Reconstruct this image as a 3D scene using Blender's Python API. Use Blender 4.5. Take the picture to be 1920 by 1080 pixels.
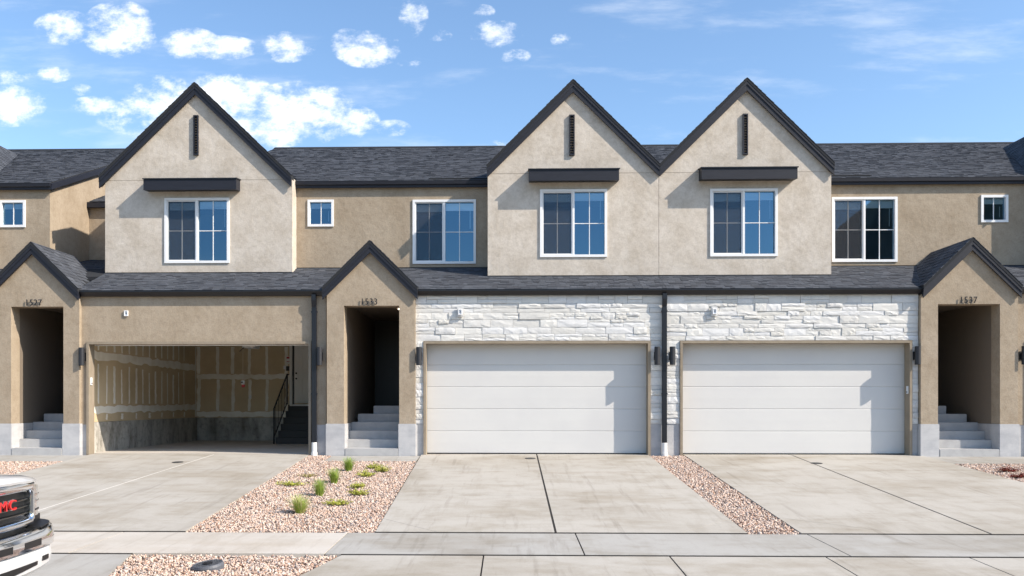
import bpy, bmesh, math, random
import numpy as np
from mathutils import Vector, Matrix

for o in list(bpy.data.objects):
    bpy.data.objects.remove(o)
SC = bpy.context.scene
COL = SC.collection
random.seed(7)
R = math.radians

# ------------------------------------------------------------------ camera
# facade lies in the XZ plane (Y = 0), Z = 0 is the garage floor
F_PX, VP_X, HOR_Y, YAW = 1622.0, 957.0, 757.0, R(1.4)
CAM = Vector((0.0, -19.0, 1.12))
CX = VP_X - F_PX * math.tan(YAW)
cam_d = bpy.data.cameras.new('camera')
cam = bpy.data.objects.new('camera', cam_d)
COL.objects.link(cam)
cam.location = CAM
cam.rotation_euler = (math.pi / 2, 0, YAW)
cam_d.sensor_width = 36.0
cam_d.lens = F_PX / 1920.0 * 36.0
cam_d.shift_x = (960.0 - CX) / 1920.0
cam_d.shift_y = (HOR_Y - 540.0) / 1920.0
cam_d.clip_start = 0.1
cam_d.clip_end = 20000
SC.camera = cam

# ------------------------------------------------------------------ light
SUN = Vector((2.4, -1.0, 2.0)).normalized()
sun_d = bpy.data.lights.new('sun', 'SUN')
sun_d.energy = 5.0
sun_d.angle = R(0.5)
sun_d.color = (1.0, 0.90, 0.77)
sun = bpy.data.objects.new('sun', sun_d)
COL.objects.link(sun)
sun.rotation_euler = (-SUN).to_track_quat('-Z', 'Y').to_euler()
sun.location = (30, -20, 40)

SC.view_settings.view_transform = 'Standard'
SC.view_settings.look = 'None'
SC.view_settings.gamma = 1.0
SC.view_settings.use_curve_mapping = False
SC.view_settings.exposure = 0.5

def px_dir(px, py):
    a = (px - CX) / F_PX
    b = (HOR_Y - py) / F_PX
    s, c = math.sin(YAW), math.cos(YAW)
    dx, dy = -s + c * a, c + s * a
    return dx / dy, b / dy

def build_world():
    w = bpy.data.worlds.new('World')
    SC.world = w
    w.use_nodes = True
    nt = w.node_tree
    nt.nodes.clear()
    N = nt.nodes.new
    L = nt.links.new
    out = N('ShaderNodeOutputWorld')
    bg = N('ShaderNodeBackground')
    bg.inputs['Strength'].default_value = 0.13
    sky = N('ShaderNodeTexSky')
    sky.sky_type = 'NISHITA'
    sky.sun_disc = False
    sky.sun_elevation = math.asin(SUN.z)
    sky.sun_rotation = math.atan2(SUN.x, SUN.y)
    sky.altitude = 200
    sky.air_density = 1.0
    sky.dust_density = 1.3
    sky.ozone_density = 1.5
    tc = N('ShaderNodeTexCoord')
    sep = N('ShaderNodeSeparateXYZ')
    L(tc.outputs['Generated'], sep.inputs[0])

    def math_(op, a, b=None, c=None):
        n = N('ShaderNodeMath')
        n.operation = op
        for i, v in enumerate((a, b, c)):
            if v is None:
                continue
            if isinstance(v, (int, float)):
                n.inputs[i].default_value = v
            else:
                L(v, n.inputs[i])
        return n.outputs[0]
    ysafe = math_('MAXIMUM', math_('ABSOLUTE', sep.outputs['Y']), 0.02)
    tx = math_('DIVIDE', sep.outputs['X'], ysafe)
    tz = math_('DIVIDE', sep.outputs['Z'], ysafe)
    comb = N('ShaderNodeCombineXYZ')
    L(tx, comb.inputs[0])
    L(tz, comb.inputs[1])
    # warp the plane so that cloud outlines are ragged
    def noise(scale, detail, rough, sx=1, sy=1, off=0.0):
        mp = N('ShaderNodeMapping')
        mp.inputs['Scale'].default_value = (sx, sy, 1)
        mp.inputs['Location'].default_value = (off, off * 0.7, off * 0.3)
        L(comb.outputs[0], mp.inputs['Vector'])
        n = N('ShaderNodeTexNoise')
        n.inputs['Scale'].default_value = scale
        n.inputs['Detail'].default_value = detail
        n.inputs['Roughness'].default_value = rough
        L(mp.outputs[0], n.inputs['Vector'])
        return n
    nb = noise(20, 10, 0.66, 1.0, 1.7)
    nb2 = noise(75, 6, 0.6, 1.0, 1.3, 3.1)
    nmix = math_('ADD', math_('MULTIPLY', nb.outputs['Fac'], 0.72), math_('MULTIPLY', nb2.outputs['Fac'], 0.28))
    # cumulus puffs: (px, py, half width px, half height px, weight) in the sky straight ahead
    puffs = [(120, 52, 50, 28, .75), (222, 55, 60, 46, 1.0), (262, 78, 30, 18, .6), (355, 82, 50, 26, .9), (415, 90, 62, 20, .85),
             (540, 88, 46, 25, .9), (650, 82, 28, 24, .75), (690, 92, 54, 30, .95), (930, 64, 42, 24, .85), (965, 105, 26, 12, .45),
             (1053, 75, 18, 12, .6), (905, 22, 20, 12, .5), (775, 30, 24, 34, .5), (25, 195, 54, 30, .9), (100, 140, 34, 13, .55), (15, 145, 22, 14, .6),
             (180, 198, 50, 16, .7), (152, 168, 18, 10, .5), (20, 222, 40, 14, .6), (300, 195, 70, 46, 1.0), (420, 185, 84, 42, 1.05), (410, 225, 190, 38, .8),
             (560, 212, 100, 50, 1.05), (665, 228, 40, 26, .75), (505, 255, 60, 22, .75), (595, 245, 60, 20, .75), (735, 240, 30, 14, .35), (480, 275, 50, 14, .5), (822, 66, 22, 10, .5),
             (940, 272, 22, 9, .45), (45, 145, 20, 9, .4), (768, 120, 20, 8, .4)]
    acc = None
    for (px, py, hw, hh, wt) in puffs:
        cx_, cz_ = px_dir(px, py)
        ex = math_('MULTIPLY', math_('SUBTRACT', tx, cx_), F_PX / (hw * 1.25))
        ez = math_('MULTIPLY', math_('SUBTRACT', tz, cz_), F_PX / (hh * 1.25))
        r2 = math_('ADD', math_('MULTIPLY', ex, ex), math_('MULTIPLY', ez, ez))
        m = math_('MULTIPLY', math_('MAXIMUM', math_('SUBTRACT', 1.0, r2), 0.0), wt)
        acc = m if acc is None else math_('MAXIMUM', acc, m)
    front = N('ShaderNodeMapRange')
    L(sep.outputs['Y'], front.inputs['Value'])
    front.inputs['From Min'].default_value = 0.0
    front.inputs['From Max'].default_value = 0.1
    acc = math_('MULTIPLY', acc, front.outputs[0])
    dens = math_('ADD', math_('MULTIPLY', acc, 0.58), math_('MULTIPLY', math_('SUBTRACT', nmix, 0.5), 3.1))
    mr = N('ShaderNodeMapRange')
    mr.interpolation_type = 'SMOOTHSTEP'
    L(dens, mr.inputs['Value'])
    mr.inputs['From Min'].default_value = 0.0
    mr.inputs['From Max'].default_value = 0.85
    gate = N('ShaderNodeMapRange')
    L(acc, gate.inputs['Value'])
    gate.inputs['From Min'].default_value = 0.0
    gate.inputs['From Max'].default_value = 0.12
    cum = math_('MULTIPLY', mr.outputs[0], gate.outputs[0])
    # high thin cirrus over the whole sky
    ci = noise(5.0, 9, 0.6, 1.0, 4.5, 1.7)
    cm = N('ShaderNodeMapRange')
    cm.interpolation_type = 'SMOOTHSTEP'
    L(ci.outputs['Fac'], cm.inputs['Value'])
    cm.inputs['From Min'].default_value = 0.50
    cm.inputs['From Max'].default_value = 0.80
    cirr = math_('MULTIPLY', cm.outputs[0], 0.30)
    tot = math_('MINIMUM', math_('ADD', cum, cirr), 1.0)
    mix = N('ShaderNodeMix')
    mix.data_type = 'RGBA'
    L(tot, mix.inputs[0])
    gain = N('ShaderNodeMix')
    gain.data_type = 'RGBA'
    gain.blend_type = 'MULTIPLY'
    gain.inputs[0].default_value = 1.0
    L(sky.outputs[0], gain.inputs[6])
    gain.inputs[7].default_value = (1.12, 1.27, 1.36, 1)
    L(gain.outputs[2], mix.inputs[6])
    mix.inputs[7].default_value = (7.4, 7.6, 7.8, 1)
    L(mix.outputs[2], bg.inputs['Color'])
    L(bg.outputs[0], out.inputs[0])
build_world()

# ------------------------------------------------------------------ materials
MATS = {}
def srgb(r, g, b):
    f = lambda v: (v / 255 / 12.92) if v / 255 <= 0.04045 else ((v / 255 + 0.055) / 1.055) ** 2.4
    return (f(r), f(g), f(b))

def mat(name, base, rough=0.8, metal=0.0, spec=0.5, var=(), bump=(), attr=None, coat=0.0):
    """var: (scale xyz, detail, amount, lo, hi) brightness noises; bump: (scale, strength, distance)"""
    m = bpy.data.materials.new(name)
    m.use_nodes = True
    nt = m.node_tree
    N, L = nt.nodes.new, nt.links.new
    b = nt.nodes['Principled BSDF']
    b.inputs['Roughness'].default_value = rough
    b.inputs['Metallic'].default_value = metal
    b.inputs['Specular IOR Level'].default_value = spec
    if coat:
        b.inputs['Coat Weight'].default_value = coat
        b.inputs['Coat Roughness'].default_value = 0.04
    geo = N('ShaderNodeNewGeometry')
    if attr:
        a = N('ShaderNodeAttribute')
        a.attribute_name = attr
        col = a.outputs['Color']
    else:
        rgb = N('ShaderNodeRGB')
        rgb.outputs[0].default_value = (*base, 1)
        col = rgb.outputs[0]
    for (sc, det, tint, lo, hi, *rot) in var:
        mp = N('ShaderNodeMapping')
        if rot:
            mp.inputs['Rotation'].default_value = (0, 0, rot[0])
        mp.inputs['Scale'].default_value = sc
        L(geo.outputs['Position'], mp.inputs['Vector'])
        n = N('ShaderNodeTexNoise')
        n.inputs['Scale'].default_value = 1.0
        n.inputs['Detail'].default_value = det
        n.inputs['Roughness'].default_value = 0.6
        L(mp.outputs[0], n.inputs['Vector'])
        mr = N('ShaderNodeMapRange')
        mr.inputs['From Min'].default_value = lo
        mr.inputs['From Max'].default_value = hi
        L(n.outputs['Fac'], mr.inputs['Value'])
        mx = N('ShaderNodeMix')
        mx.data_type = 'RGBA'
        mx.blend_type = 'MULTIPLY'
        L(mr.outputs[0], mx.inputs[0])
        L(col, mx.inputs[6])
        mx.inputs[7].default_value = (*tint, 1)
        col = mx.outputs[2]
    L(col, b.inputs['Base Color'])
    last = None
    for (sc, st, dist) in bump:
        n = N('ShaderNodeTexNoise')
        n.inputs['Scale'].default_value = sc
        n.inputs['Detail'].default_value = 5
        L(geo.outputs['Position'], n.inputs['Vector'])
        bp = N('ShaderNodeBump')
        bp.inputs['Strength'].default_value = st
        bp.inputs['Distance'].default_value = dist
        L(n.outputs['Fac'], bp.inputs['Height'])
        if last:
            L(last, bp.inputs['Normal'])
        last = bp.outputs[0]
    if last:
        L(last, b.inputs['Normal'])
    MATS[name] = m
    return m

S3 = lambda v: (v, v, v)
STUC_BUMP = ((9, 0.35, 0.02), (50, 0.4, 0.007))
mat('stucco_light', (.61, .55, .48), .92, spec=.2, var=((S3(2.2), 6, (.84, .82, .79), .38, .66), (S3(9), 5, (.88, .87, .85), .45, .7), (S3(32), 2, (.93, .925, .92), .44, .62)), bump=STUC_BUMP)
mat('stucco_tan', (.40, .33, .25), .92, spec=.2, var=((S3(1.7), 6, (.86, .84, .81), .38, .66), (S3(8), 5, (.88, .87, .86), .45, .7), (S3(32), 2, (.93, .925, .92), .44, .62)), bump=STUC_BUMP)
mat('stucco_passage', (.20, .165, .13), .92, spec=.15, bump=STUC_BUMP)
mat('stucco_trim', (.30, .25, .19), .92, spec=.2, var=((S3(3), 5, (.85, .84, .82), .4, .7),), bump=STUC_BUMP)
mat('dark_trim', (.015, .0165, .025), .55, spec=.4, var=(((3, 3, 25), 5, (.72, .72, .75), .4, .7),), bump=((60, .3, .004),))
mat('dark_metal', (.008, .009, .013), .38, spec=.5, bump=((20, .1, .003),))
mat('lamp_metal', (.030, .031, .036), .5, metal=.3)
mat('shingle', (.05, .05, .05), .9, spec=.25, attr='Col', var=((S3(160), 3, (.6, .6, .6), .4, .7), (S3(.8), 4, (.85, .86, .88), .4, .65)), bump=((220, .6, .004),))
mat('roof_deck', (.028, .03, .034), .9, spec=.2)
mat('stone', (.80, .795, .785), .85, spec=.25, attr='Col', var=((S3(5), 6, (.91, .91, .92), .45, .72), ((14, 14, 40), 5, (.94, .935, .93), .5, .7)), bump=((18, .35, .008), (90, .3, .003)))
mat('mortar', (.60, .595, .585), .95, spec=.1)
mat('door_white', (.62, .61, .59), .45, spec=.35, var=((S3(.9), 3, (.96, .96, .97), .4, .65),), bump=((1.6, .18, .02), (160, .15, .002)))
mat('vinyl_white', (.80, .80, .80), .4, spec=.4)
mat('foundation', (.50, .495, .495), .9, spec=.2, var=((S3(4), 6, (.84, .85, .87), .4, .68), ((2, 2, 9), 4, (.9, .9, .91), .45, .7)), bump=((30, .25, .006),))
CONC_V = (((.55, .8, 1), 8, (.80, .765, .71), .49, .68), ((1.6, 3.2, 1), 8, (.89, .875, .85), .50, .66), (S3(.33), 5, (.86, .845, .82), .46, .66), ((4.5, 1.0, 1), 6, (.92, .91, .895), .52, .66), (S3(38), 3, (.92, .92, .92), .5, .72), ((7.0, .45, 1), 6, (.84, .83, .82), .60, .70, R(52)), ((6.0, .4, 1), 6, (.87, .86, .85), .61, .70, R(-28)))
mat('concrete', (.415, .387, .345), .88, spec=.25, var=CONC_V, bump=((120, .2, .003), (6, .1, .006)))
mat('concrete_pale', (.51, .47, .42), .88, spec=.25, var=CONC_V[2:] + (((.6, 2.6, 1), 6, (.90, .87, .83), .46, .7),), bump=((120, .2, .003),))
mat('concrete_grey', (.375, .36, .335), .88, spec=.25, var=CONC_V, bump=((120, .2, .003),))
mat('step_concrete', (.43, .425, .42), .88, spec=.25, var=((S3(5), 6, (.85, .85, .86), .42, .7),), bump=((90, .25, .004),))
mat('joint', (.035, .033, .032), .95, spec=.1)
mat('caulk', (.66, .64, .61), .8, spec=.2)
mat('garage_floor', (.52, .48, .43), .75, spec=.3, var=((S3(1.2), 5, (.85, .84, .82), .42, .7),))
mat('drywall', (.64, .51, .335), .95, spec=.1, var=((S3(1.3), 5, (.86, .84, .8), .4, .68),))
mat('joint_compound', (.88, .84, .75), .95, spec=.1, var=(((3, 3, 3), 6, (.88, .85, .80), .42, .68),))
mat('stem_wall', (.50, .475, .43), .95, spec=.15, var=(((3.5, 3.5, 1.2), 7, (.45, .44, .42), .42, .70), (S3(9), 6, (.6, .6, .58), .5, .72)), bump=((14, .4, .02),))
mat('interior_white', (.80, .78, .74), .6)
mat('room_wall', (.22, .22, .23), .9, spec=.1)
mat('blind', (.78, .80, .80), .6)
mat('shade_dark_wood', (.02, .019, .018), .6)  # near-black colour stands in for the shadow over the garage stairs
mat('dark_door_and_shade', (.018, .017, .018), .4)  # entry doors' own colour; on the passage back wall it paints shade
mat('pvc', (.80, .79, .76), .45)
mat('grey_plastic', (.10, .105, .12), .5)
mat('pale_plastic', (.62, .66, .72), .45)
mat('soil', (.30, .225, .175), .98, spec=.1, var=((S3(2), 6, (.75, .74, .72), .4, .7),))
mat('dirt', (.33, .27, .20), .98, spec=.1, var=((S3(.02), 8, (.6, .68, .5), .4, .62),))
mat('asphalt', (.06, .06, .062), .92, spec=.2, var=((S3(.5), 6, (.8, .8, .8), .4, .7),), bump=((90, .4, .006),))
mat('gravel', (.5, .4, .3), .85, spec=.25, attr='Col', var=((S3(60), 4, (.78, .76, .74), .45, .7),))
mat('hill', (.075, .085, .07), .98, spec=.05, var=((S3(.006), 8, (.6, .62, .55), .4, .62),))
mat('leaf', (.1, .2, .03), .6, spec=.3, attr='Col')
mat('cover_iron', (.055, .054, .054), .6, metal=.3, bump=((120, .8, .006),))
mat('meter_plastic', (.075, .078, .085), .65, var=((S3(14), 5, (1.8, 1.75, 1.7), .5, .75),), bump=((80, .7, .006),))
mat('truck_paint', (.60, .60, .605), .3, spec=.5, coat=1.0)
mat('chrome', (.80, .81, .83), .06, metal=1.0)
mat('dark_chrome', (.16, .165, .17), .22, metal=1.0)
mat('black_trim', (.008, .008, .009), .45)
mat('tyre', (.012, .012, .012), .85)
mat('rim_metal', (.45, .45, .46), .3, metal=.9)
mat('red_badge', (.55, .012, .012), .35, coat=.5)
mat('amber', (.55, .16, .02), .2, coat=.6)
mat('tail_red', (.35, .01, .01), .2, coat=.6)
mat('headlamp', (.55, .56, .56), .08, metal=.7, coat=1.0)
mat('truck_glass', (.012, .014, .016), .05, spec=.8)
mat('sticker_red', (.5, .03, .03), .5)
mat('stem_brown', (.12, .08, .04), .8)
mat('screen_mesh', (.05, .052, .055), .9)

def glass_mats():
    m = bpy.data.materials.new('window_glass')
    m.use_nodes = True
    nt = m.node_tree
    nt.nodes.clear()
    N, L = nt.nodes.new, nt.links.new
    out, mx = N('ShaderNodeOutputMaterial'), N('ShaderNodeMixShader')
    tr, gl = N('ShaderNodeBsdfTransparent'), N('ShaderNodeBsdfGlossy')
    tr.inputs[0].default_value = (.78, .90, .95, 1)
    gl.inputs[0].default_value = (.34, .64, .92, 1)
    gl.inputs['Roughness'].default_value = 0.01
    fr = N('ShaderNodeFresnel')
    fr.inputs[0].default_value = 1.5
    ad = N('ShaderNodeMath')
    ad.operation = 'ADD'
    L(fr.outputs[0], ad.inputs[0])
    ad.inputs[1].default_value = 0.19
    geo = N('ShaderNodeNewGeometry')
    ns = N('ShaderNodeTexNoise')
    ns.inputs['Scale'].default_value = 1.3
    bp = N('ShaderNodeBump')
    bp.inputs['Strength'].default_value = 0.05
    bp.inputs['Distance'].default_value = 0.01
    L(geo.outputs['Position'], ns.inputs['Vector'])
    L(ns.outputs['Fac'], bp.inputs['Height'])
    L(bp.outputs[0], gl.inputs['Normal'])
    L(ad.outputs[0], mx.inputs[0])
    L(tr.outputs[0], mx.inputs[1])
    L(gl.outputs[0], mx.inputs[2])
    L(mx.outputs[0], out.inputs[0])
    MATS['window_glass'] = m
    m = bpy.data.materials.new('insect_screen')
    m.use_nodes = True
    nt = m.node_tree
    nt.nodes.clear()
    N, L = nt.nodes.new, nt.links.new
    out, mx = N('ShaderNodeOutputMaterial'), N('ShaderNodeMixShader')
    tr, df = N('ShaderNodeBsdfTransparent'), N('ShaderNodeBsdfDiffuse')
    df.inputs[0].default_value = (.07, .075, .085, 1)
    mx.inputs[0].default_value = 0.30
    L(tr.outputs[0], mx.inputs[1])
    L(df.outputs[0], mx.inputs[2])
    L(mx.outputs[0], out.inputs[0])
    MATS['insect_screen'] = m
    m = bpy.data.materials.new('lit_lamp')
    m.use_nodes = True
    b = m.node_tree.nodes['Principled BSDF']
    b.inputs['Emission Color'].default_value = (1, .80, .62, 1)
    b.inputs['Emission Strength'].default_value = 3.0
    MATS['lit_lamp'] = m
glass_mats()

# ------------------------------------------------------------------ mesh helpers
class MB:
    def __init__(s):
        s.v, s.f, s.c = [], [], []
    def add(s, vs, fs, col=None):
        n = len(s.v)
        s.v += [tuple(p) for p in vs]
        s.f += [tuple(i + n for i in f) for f in fs]
        if col is not None:
            s.c += [col] * len(fs)
        return s
    def box(s, x0, x1, y0, y1, z0, z1, col=None):
        vs = [(x0, y0, z0), (x1, y0, z0), (x1, y1, z0), (x0, y1, z0), (x0, y0, z1), (x1, y0, z1), (x1, y1, z1), (x0, y1, z1)]
        return s.add(vs, [(3, 2, 1, 0), (4, 5, 6, 7), (0, 1, 5, 4), (1, 2, 6, 5), (2, 3, 7, 6), (3, 0, 4, 7)], col)
    def prism(s, A, B):
        n = len(A)
        fs = [tuple(range(n - 1, -1, -1)), tuple(range(n, 2 * n))] + [(i, (i + 1) % n, n + (i + 1) % n, n + i) for i in range(n)]
        return s.add(list(A) + list(B), fs)
    def prism_y(s, poly, y0, y1):
        a = sum(poly[i][0] * poly[(i + 1) % len(poly)][1] - poly[(i + 1) % len(poly)][0] * poly[i][1] for i in range(len(poly)))
        if a > 0:
            poly = poly[::-1]
        return s.prism([(x, y0, z) for x, z in poly], [(x, y1, z) for x, z in poly])
    def prism_x(s, poly, x0, x1):
        a = sum(poly[i][0] * poly[(i + 1) % len(poly)][1] - poly[(i + 1) % len(poly)][0] * poly[i][1] for i in range(len(poly)))
        if a < 0:
            poly = poly[::-1]
        return s.prism([(x0, y, z) for y, z in poly], [(x1, y, z) for y, z in poly])
    def prism_z(s, poly, zt, th):
        a = sum(poly[i][0] * poly[(i + 1) % len(poly)][1] - poly[(i + 1) % len(poly)][0] * poly[i][1] for i in range(len(poly)))
        if a < 0:
            poly = poly[::-1]
        return s.prism([(x, y, zt(x, y) - th) for x, y in poly], [(x, y, zt(x, y)) for x, y in poly])
    def tube(s, p0, p1, r, n=12, r1=None, cap=True):
        p0, p1 = Vector(p0), Vector(p1)
        r1 = r if r1 is None else r1
        d = (p1 - p0).normalized()
        up = Vector((0, 0, 1)) if abs(d.z) < .9 else Vector((1, 0, 0))
        a = d.cross(up).normalized()
        b = a.cross(d)
        A = [p0 + (a * math.cos(t) + b * math.sin(t)) * r for t in (2 * math.pi * i / n for i in range(n))]
        B = [p1 + (a * math.cos(t) + b * math.sin(t)) * r1 for t in (2 * math.pi * i / n for i in range(n))]
        fs = [(i, (i + 1) % n, n + (i + 1) % n, n + i) for i in range(n)]
        if cap:
            fs += [tuple(range(n - 1, -1, -1)), tuple(range(n, 2 * n))]
        return s.add(A + B, fs)
    def build(s, name, m, parent=None, smooth=False, bevel=0.0, local=False):
        me = bpy.data.meshes.new(name)
        org = Vector((0, 0, 0))
        if parent is not None and not local:
            p = parent
            while p is not None:
                org += Vector(p.location)
                p = p.parent
        me.from_pydata([(x - org.x, y - org.y, z - org.z) for x, y, z in s.v], [], s.f)
        if s.c:
            at = me.attributes.new('Col', 'FLOAT_COLOR', 'FACE')
            at.data.foreach_set('color', [k for c in s.c for k in (*c, 1.0)])
        bm = bmesh.new()
        bm.from_mesh(me)
        if bevel:
            bmesh.ops.remove_doubles(bm, verts=bm.verts, dist=1e-5)
            bmesh.ops.bevel(bm, geom=[e for e in bm.edges], offset=bevel, segments=2, affect='EDGES', clamp_overlap=True)
        bmesh.ops.recalc_face_normals(bm, faces=bm.faces)
        bm.to_mesh(me)
        bm.free()
        if smooth:
            me.polygons.foreach_set('use_smooth', [True] * len(me.polygons))
        me.materials.append(MATS[m])
        me.update()
        o = bpy.data.objects.new(name, me)
        COL.objects.link(o)
        if parent is not None:
            o.parent = parent
        return o

def empty(name, loc=(0, 0, 0), label=None, cat=None, group=None, kind=None):
    o = bpy.data.objects.new(name, None)
    o.location = loc
    COL.objects.link(o)
    return tag(o, label, cat, group, kind)
def tag(o, label=None, cat=None, group=None, kind=None):
    for k, v in (('label', label), ('category', cat), ('group', group), ('kind', kind)):
        if v:
            o[k] = v
    return o
def bx(name, m, parent, *a, bevel=0.0):
    return MB().box(*a).build(name, m, parent, bevel=bevel)

def wall_holes(x0, x1, z0, z1, holes, y0, y1):
    """wall in the XZ plane from y0 (front) to y1 with rectangular openings (hx0,hx1,hz0,hz1)"""
    xs = sorted({x0, x1, *[h[0] for h in holes], *[h[1] for h in holes]})
    zs = sorted({z0, z1, *[h[2] for h in holes], *[h[3] for h in holes]})
    xs = [x for x in xs if x0 <= x <= x1]
    zs = [z for z in zs if z0 <= z <= z1]
    nx, nz = len(xs) - 1, len(zs) - 1
    sol = [[True] * nz for _ in range(nx)]
    for i in range(nx):
        for k in range(nz):
            cx, cz = (xs[i] + xs[i + 1]) / 2, (zs[k] + zs[k + 1]) / 2
            if any(h[0] < cx < h[1] and h[2] < cz < h[3] for h in holes):
                sol[i][k] = False
    mb = MB()
    S = lambda i, k: 0 <= i < nx and 0 <= k < nz and sol[i][k]
    for i in range(nx):
        for k in range(nz):
            if not sol[i][k]:
                continue
            a, b, c, d = xs[i], xs[i + 1], zs[k], zs[k + 1]
            mb.add([(a, y0, c), (b, y0, c), (b, y0, d), (a, y0, d)], [(0, 1, 2, 3)])
            mb.add([(a, y1, c), (b, y1, c), (b, y1, d), (a, y1, d)], [(3, 2, 1, 0)])
            if not S(i - 1, k): mb.add([(a, y0, c), (a, y0, d), (a, y1, d), (a, y1, c)], [(0, 1, 2, 3)])
            if not S(i + 1, k): mb.add([(b, y0, c), (b, y1, c), (b, y1, d), (b, y0, d)], [(0, 1, 2, 3)])
            if not S(i, k - 1): mb.add([(a, y0, c), (a, y1, c), (b, y1, c), (b, y0, c)], [(0, 1, 2, 3)])
            if not S(i, k + 1): mb.add([(a, y0, d), (b, y0, d), (b, y1, d), (a, y1, d)], [(0, 1, 2, 3)])
    return mb

# ------------------------------------------------------------------ ground, road, hills
DSL = 0.0666
def dz(y): return DSL * y                           # driveway surface
def wz(y): return -.539 + .02 * (y + 7.9)           # sidewalk
def az(y): return -.576 + .04 * (y + 9.32)          # aprons

prof = [(6000, -.06), (13.5, -.06), (.4, -.05), (0, -.05), (-7.9, -.585), (-9.32, -.62), (-10.92, -.69), (-11.0, -.80), (-21.0, -.80), (-21.4, -.74), (-60, -.9), (-6000, -1.5)]
g = MB()
for X0, X1 in ((-6000, -60), (-60, 60), (60, 6000)):
    for (ya, za), (yb, zb) in zip(prof, prof[1:]):
        g.add([(X0, ya, za), (X0, yb, zb), (X1, yb, zb), (X1, ya, za)], [(0, 1, 2, 3)])
tag(g.build('ground', 'dirt'), 'bare pale dirt ground around the houses and the street', kind='structure')
tag(MB().prism_z([(-300, -20.9), (300, -20.9), (300, -11.52), (-300, -11.52)], lambda x, y: -.72 - .0, .07).build('road', 'asphalt'),
    'dark asphalt street in front of the driveways', kind='structure')
tag(MB().prism_x([(-10.94, -.662), (-10.94, -.85), (-11.5, -.85), (-11.5, -.715), (-11.1, -.712), (-11.02, -.668)], -120, 120).build('kerb', 'concrete_grey'),
    'pale concrete kerb and gutter along the street', kind='structure')

def hills():
    mb = MB()
    rng = random.Random(3)
    def prof_h(t):                                   # t: tangent of the azimuth from straight back, right positive
        pts = [(-4, .03), (-1.2, .05), (-.6, .035), (-.2, .04), (.05, .045), (.14, .05), (.22, .075), (.28, .10), (.33, .15), (.40, .205), (.46, .235), (.52, .24), (.6, .235), (.9, .20), (1.6, .14), (4, .06)]
        for (a, ha), (b, hb) in zip(pts, pts[1:]):
            if t <= b:
                return ha + (hb - ha) * (t - a) / (b - a)
        return .05
    n = 160
    rows = [(1500, 0.0), (1900, .35), (2300, .72), (2600, 1.0), (3300, .8)]
    grid = []
    jit = [0.0]
    for i in range(n):
        jit.append(jit[-1] * .8 + rng.uniform(-.012, .012))
    for r, fr in rows:
        for i in range(n + 1):
            ang = R(-75 + 150 * i / n)
            t = math.tan(ang)
            h = (prof_h(t) * (1 + jit[i]) + jit[i] * .25) * math.sqrt(1 + t * t) * 0 + prof_h(t) + jit[i] * .3
            hh = max(h, .01) * 2600 * fr * (1 + (rng.uniform(-.06, .06) if 0 < fr < 1 else 0))
            grid.append((math.sin(ang) * r, -19 - math.cos(ang) * r, hh - 3))
    W = n + 1
    fs = [(a * W + i, a * W + i + 1, (a + 1) * W + i + 1, (a + 1) * W + i) for a in range(len(rows) - 1) for i in range(n)]
    mb.add(grid, fs)
    tag(mb.build('hills', 'hill', smooth=True), 'dark mountain ridge far behind the street, seen in window reflections', kind='structure')
hills()

# slabs: polygons in plan, shrunk a little so that the dark joints are real gaps
def slab(poly, zf, m, parent, th=.11, gap=.006):
    cx, cy = sum(p[0] for p in poly) / len(poly), sum(p[1] for p in poly) / len(poly)
    P = [Vector(p) for p in poly]
    a = sum(P[i].x * P[(i + 1) % len(P)].y - P[(i + 1) % len(P)].x * P[i].y for i in range(len(P)))
    if a < 0:
        P = P[::-1]
    n = len(P)
    Q = []
    for i in range(n):
        e0 = (P[i] - P[i - 1]).normalized()
        e1 = (P[(i + 1) % n] - P[i]).normalized()
        n0, n1 = Vector((-e0.y, e0.x)), Vector((-e1.y, e1.x))
        k = (n0 + n1) / max(.3, 1 + n0.dot(n1))
        Q.append(P[i] + k * gap)
    return MB().prism_z([(q.x, q.y) for q in Q], zf, th).build('slab', m, parent)

def slab_rect(x0, x1, y0, y1, zf, m, parent, **k):
    return slab([(x0, y0), (x1, y0), (x1, y1), (x0, y1)], zf, m, parent, **k)

def joint_fill(poly, zf, m, parent, name='joint_filler'):
    return MB().prism_z(poly, lambda x, y: zf(x, y) - .004, .03).build(name, m, parent)

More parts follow.
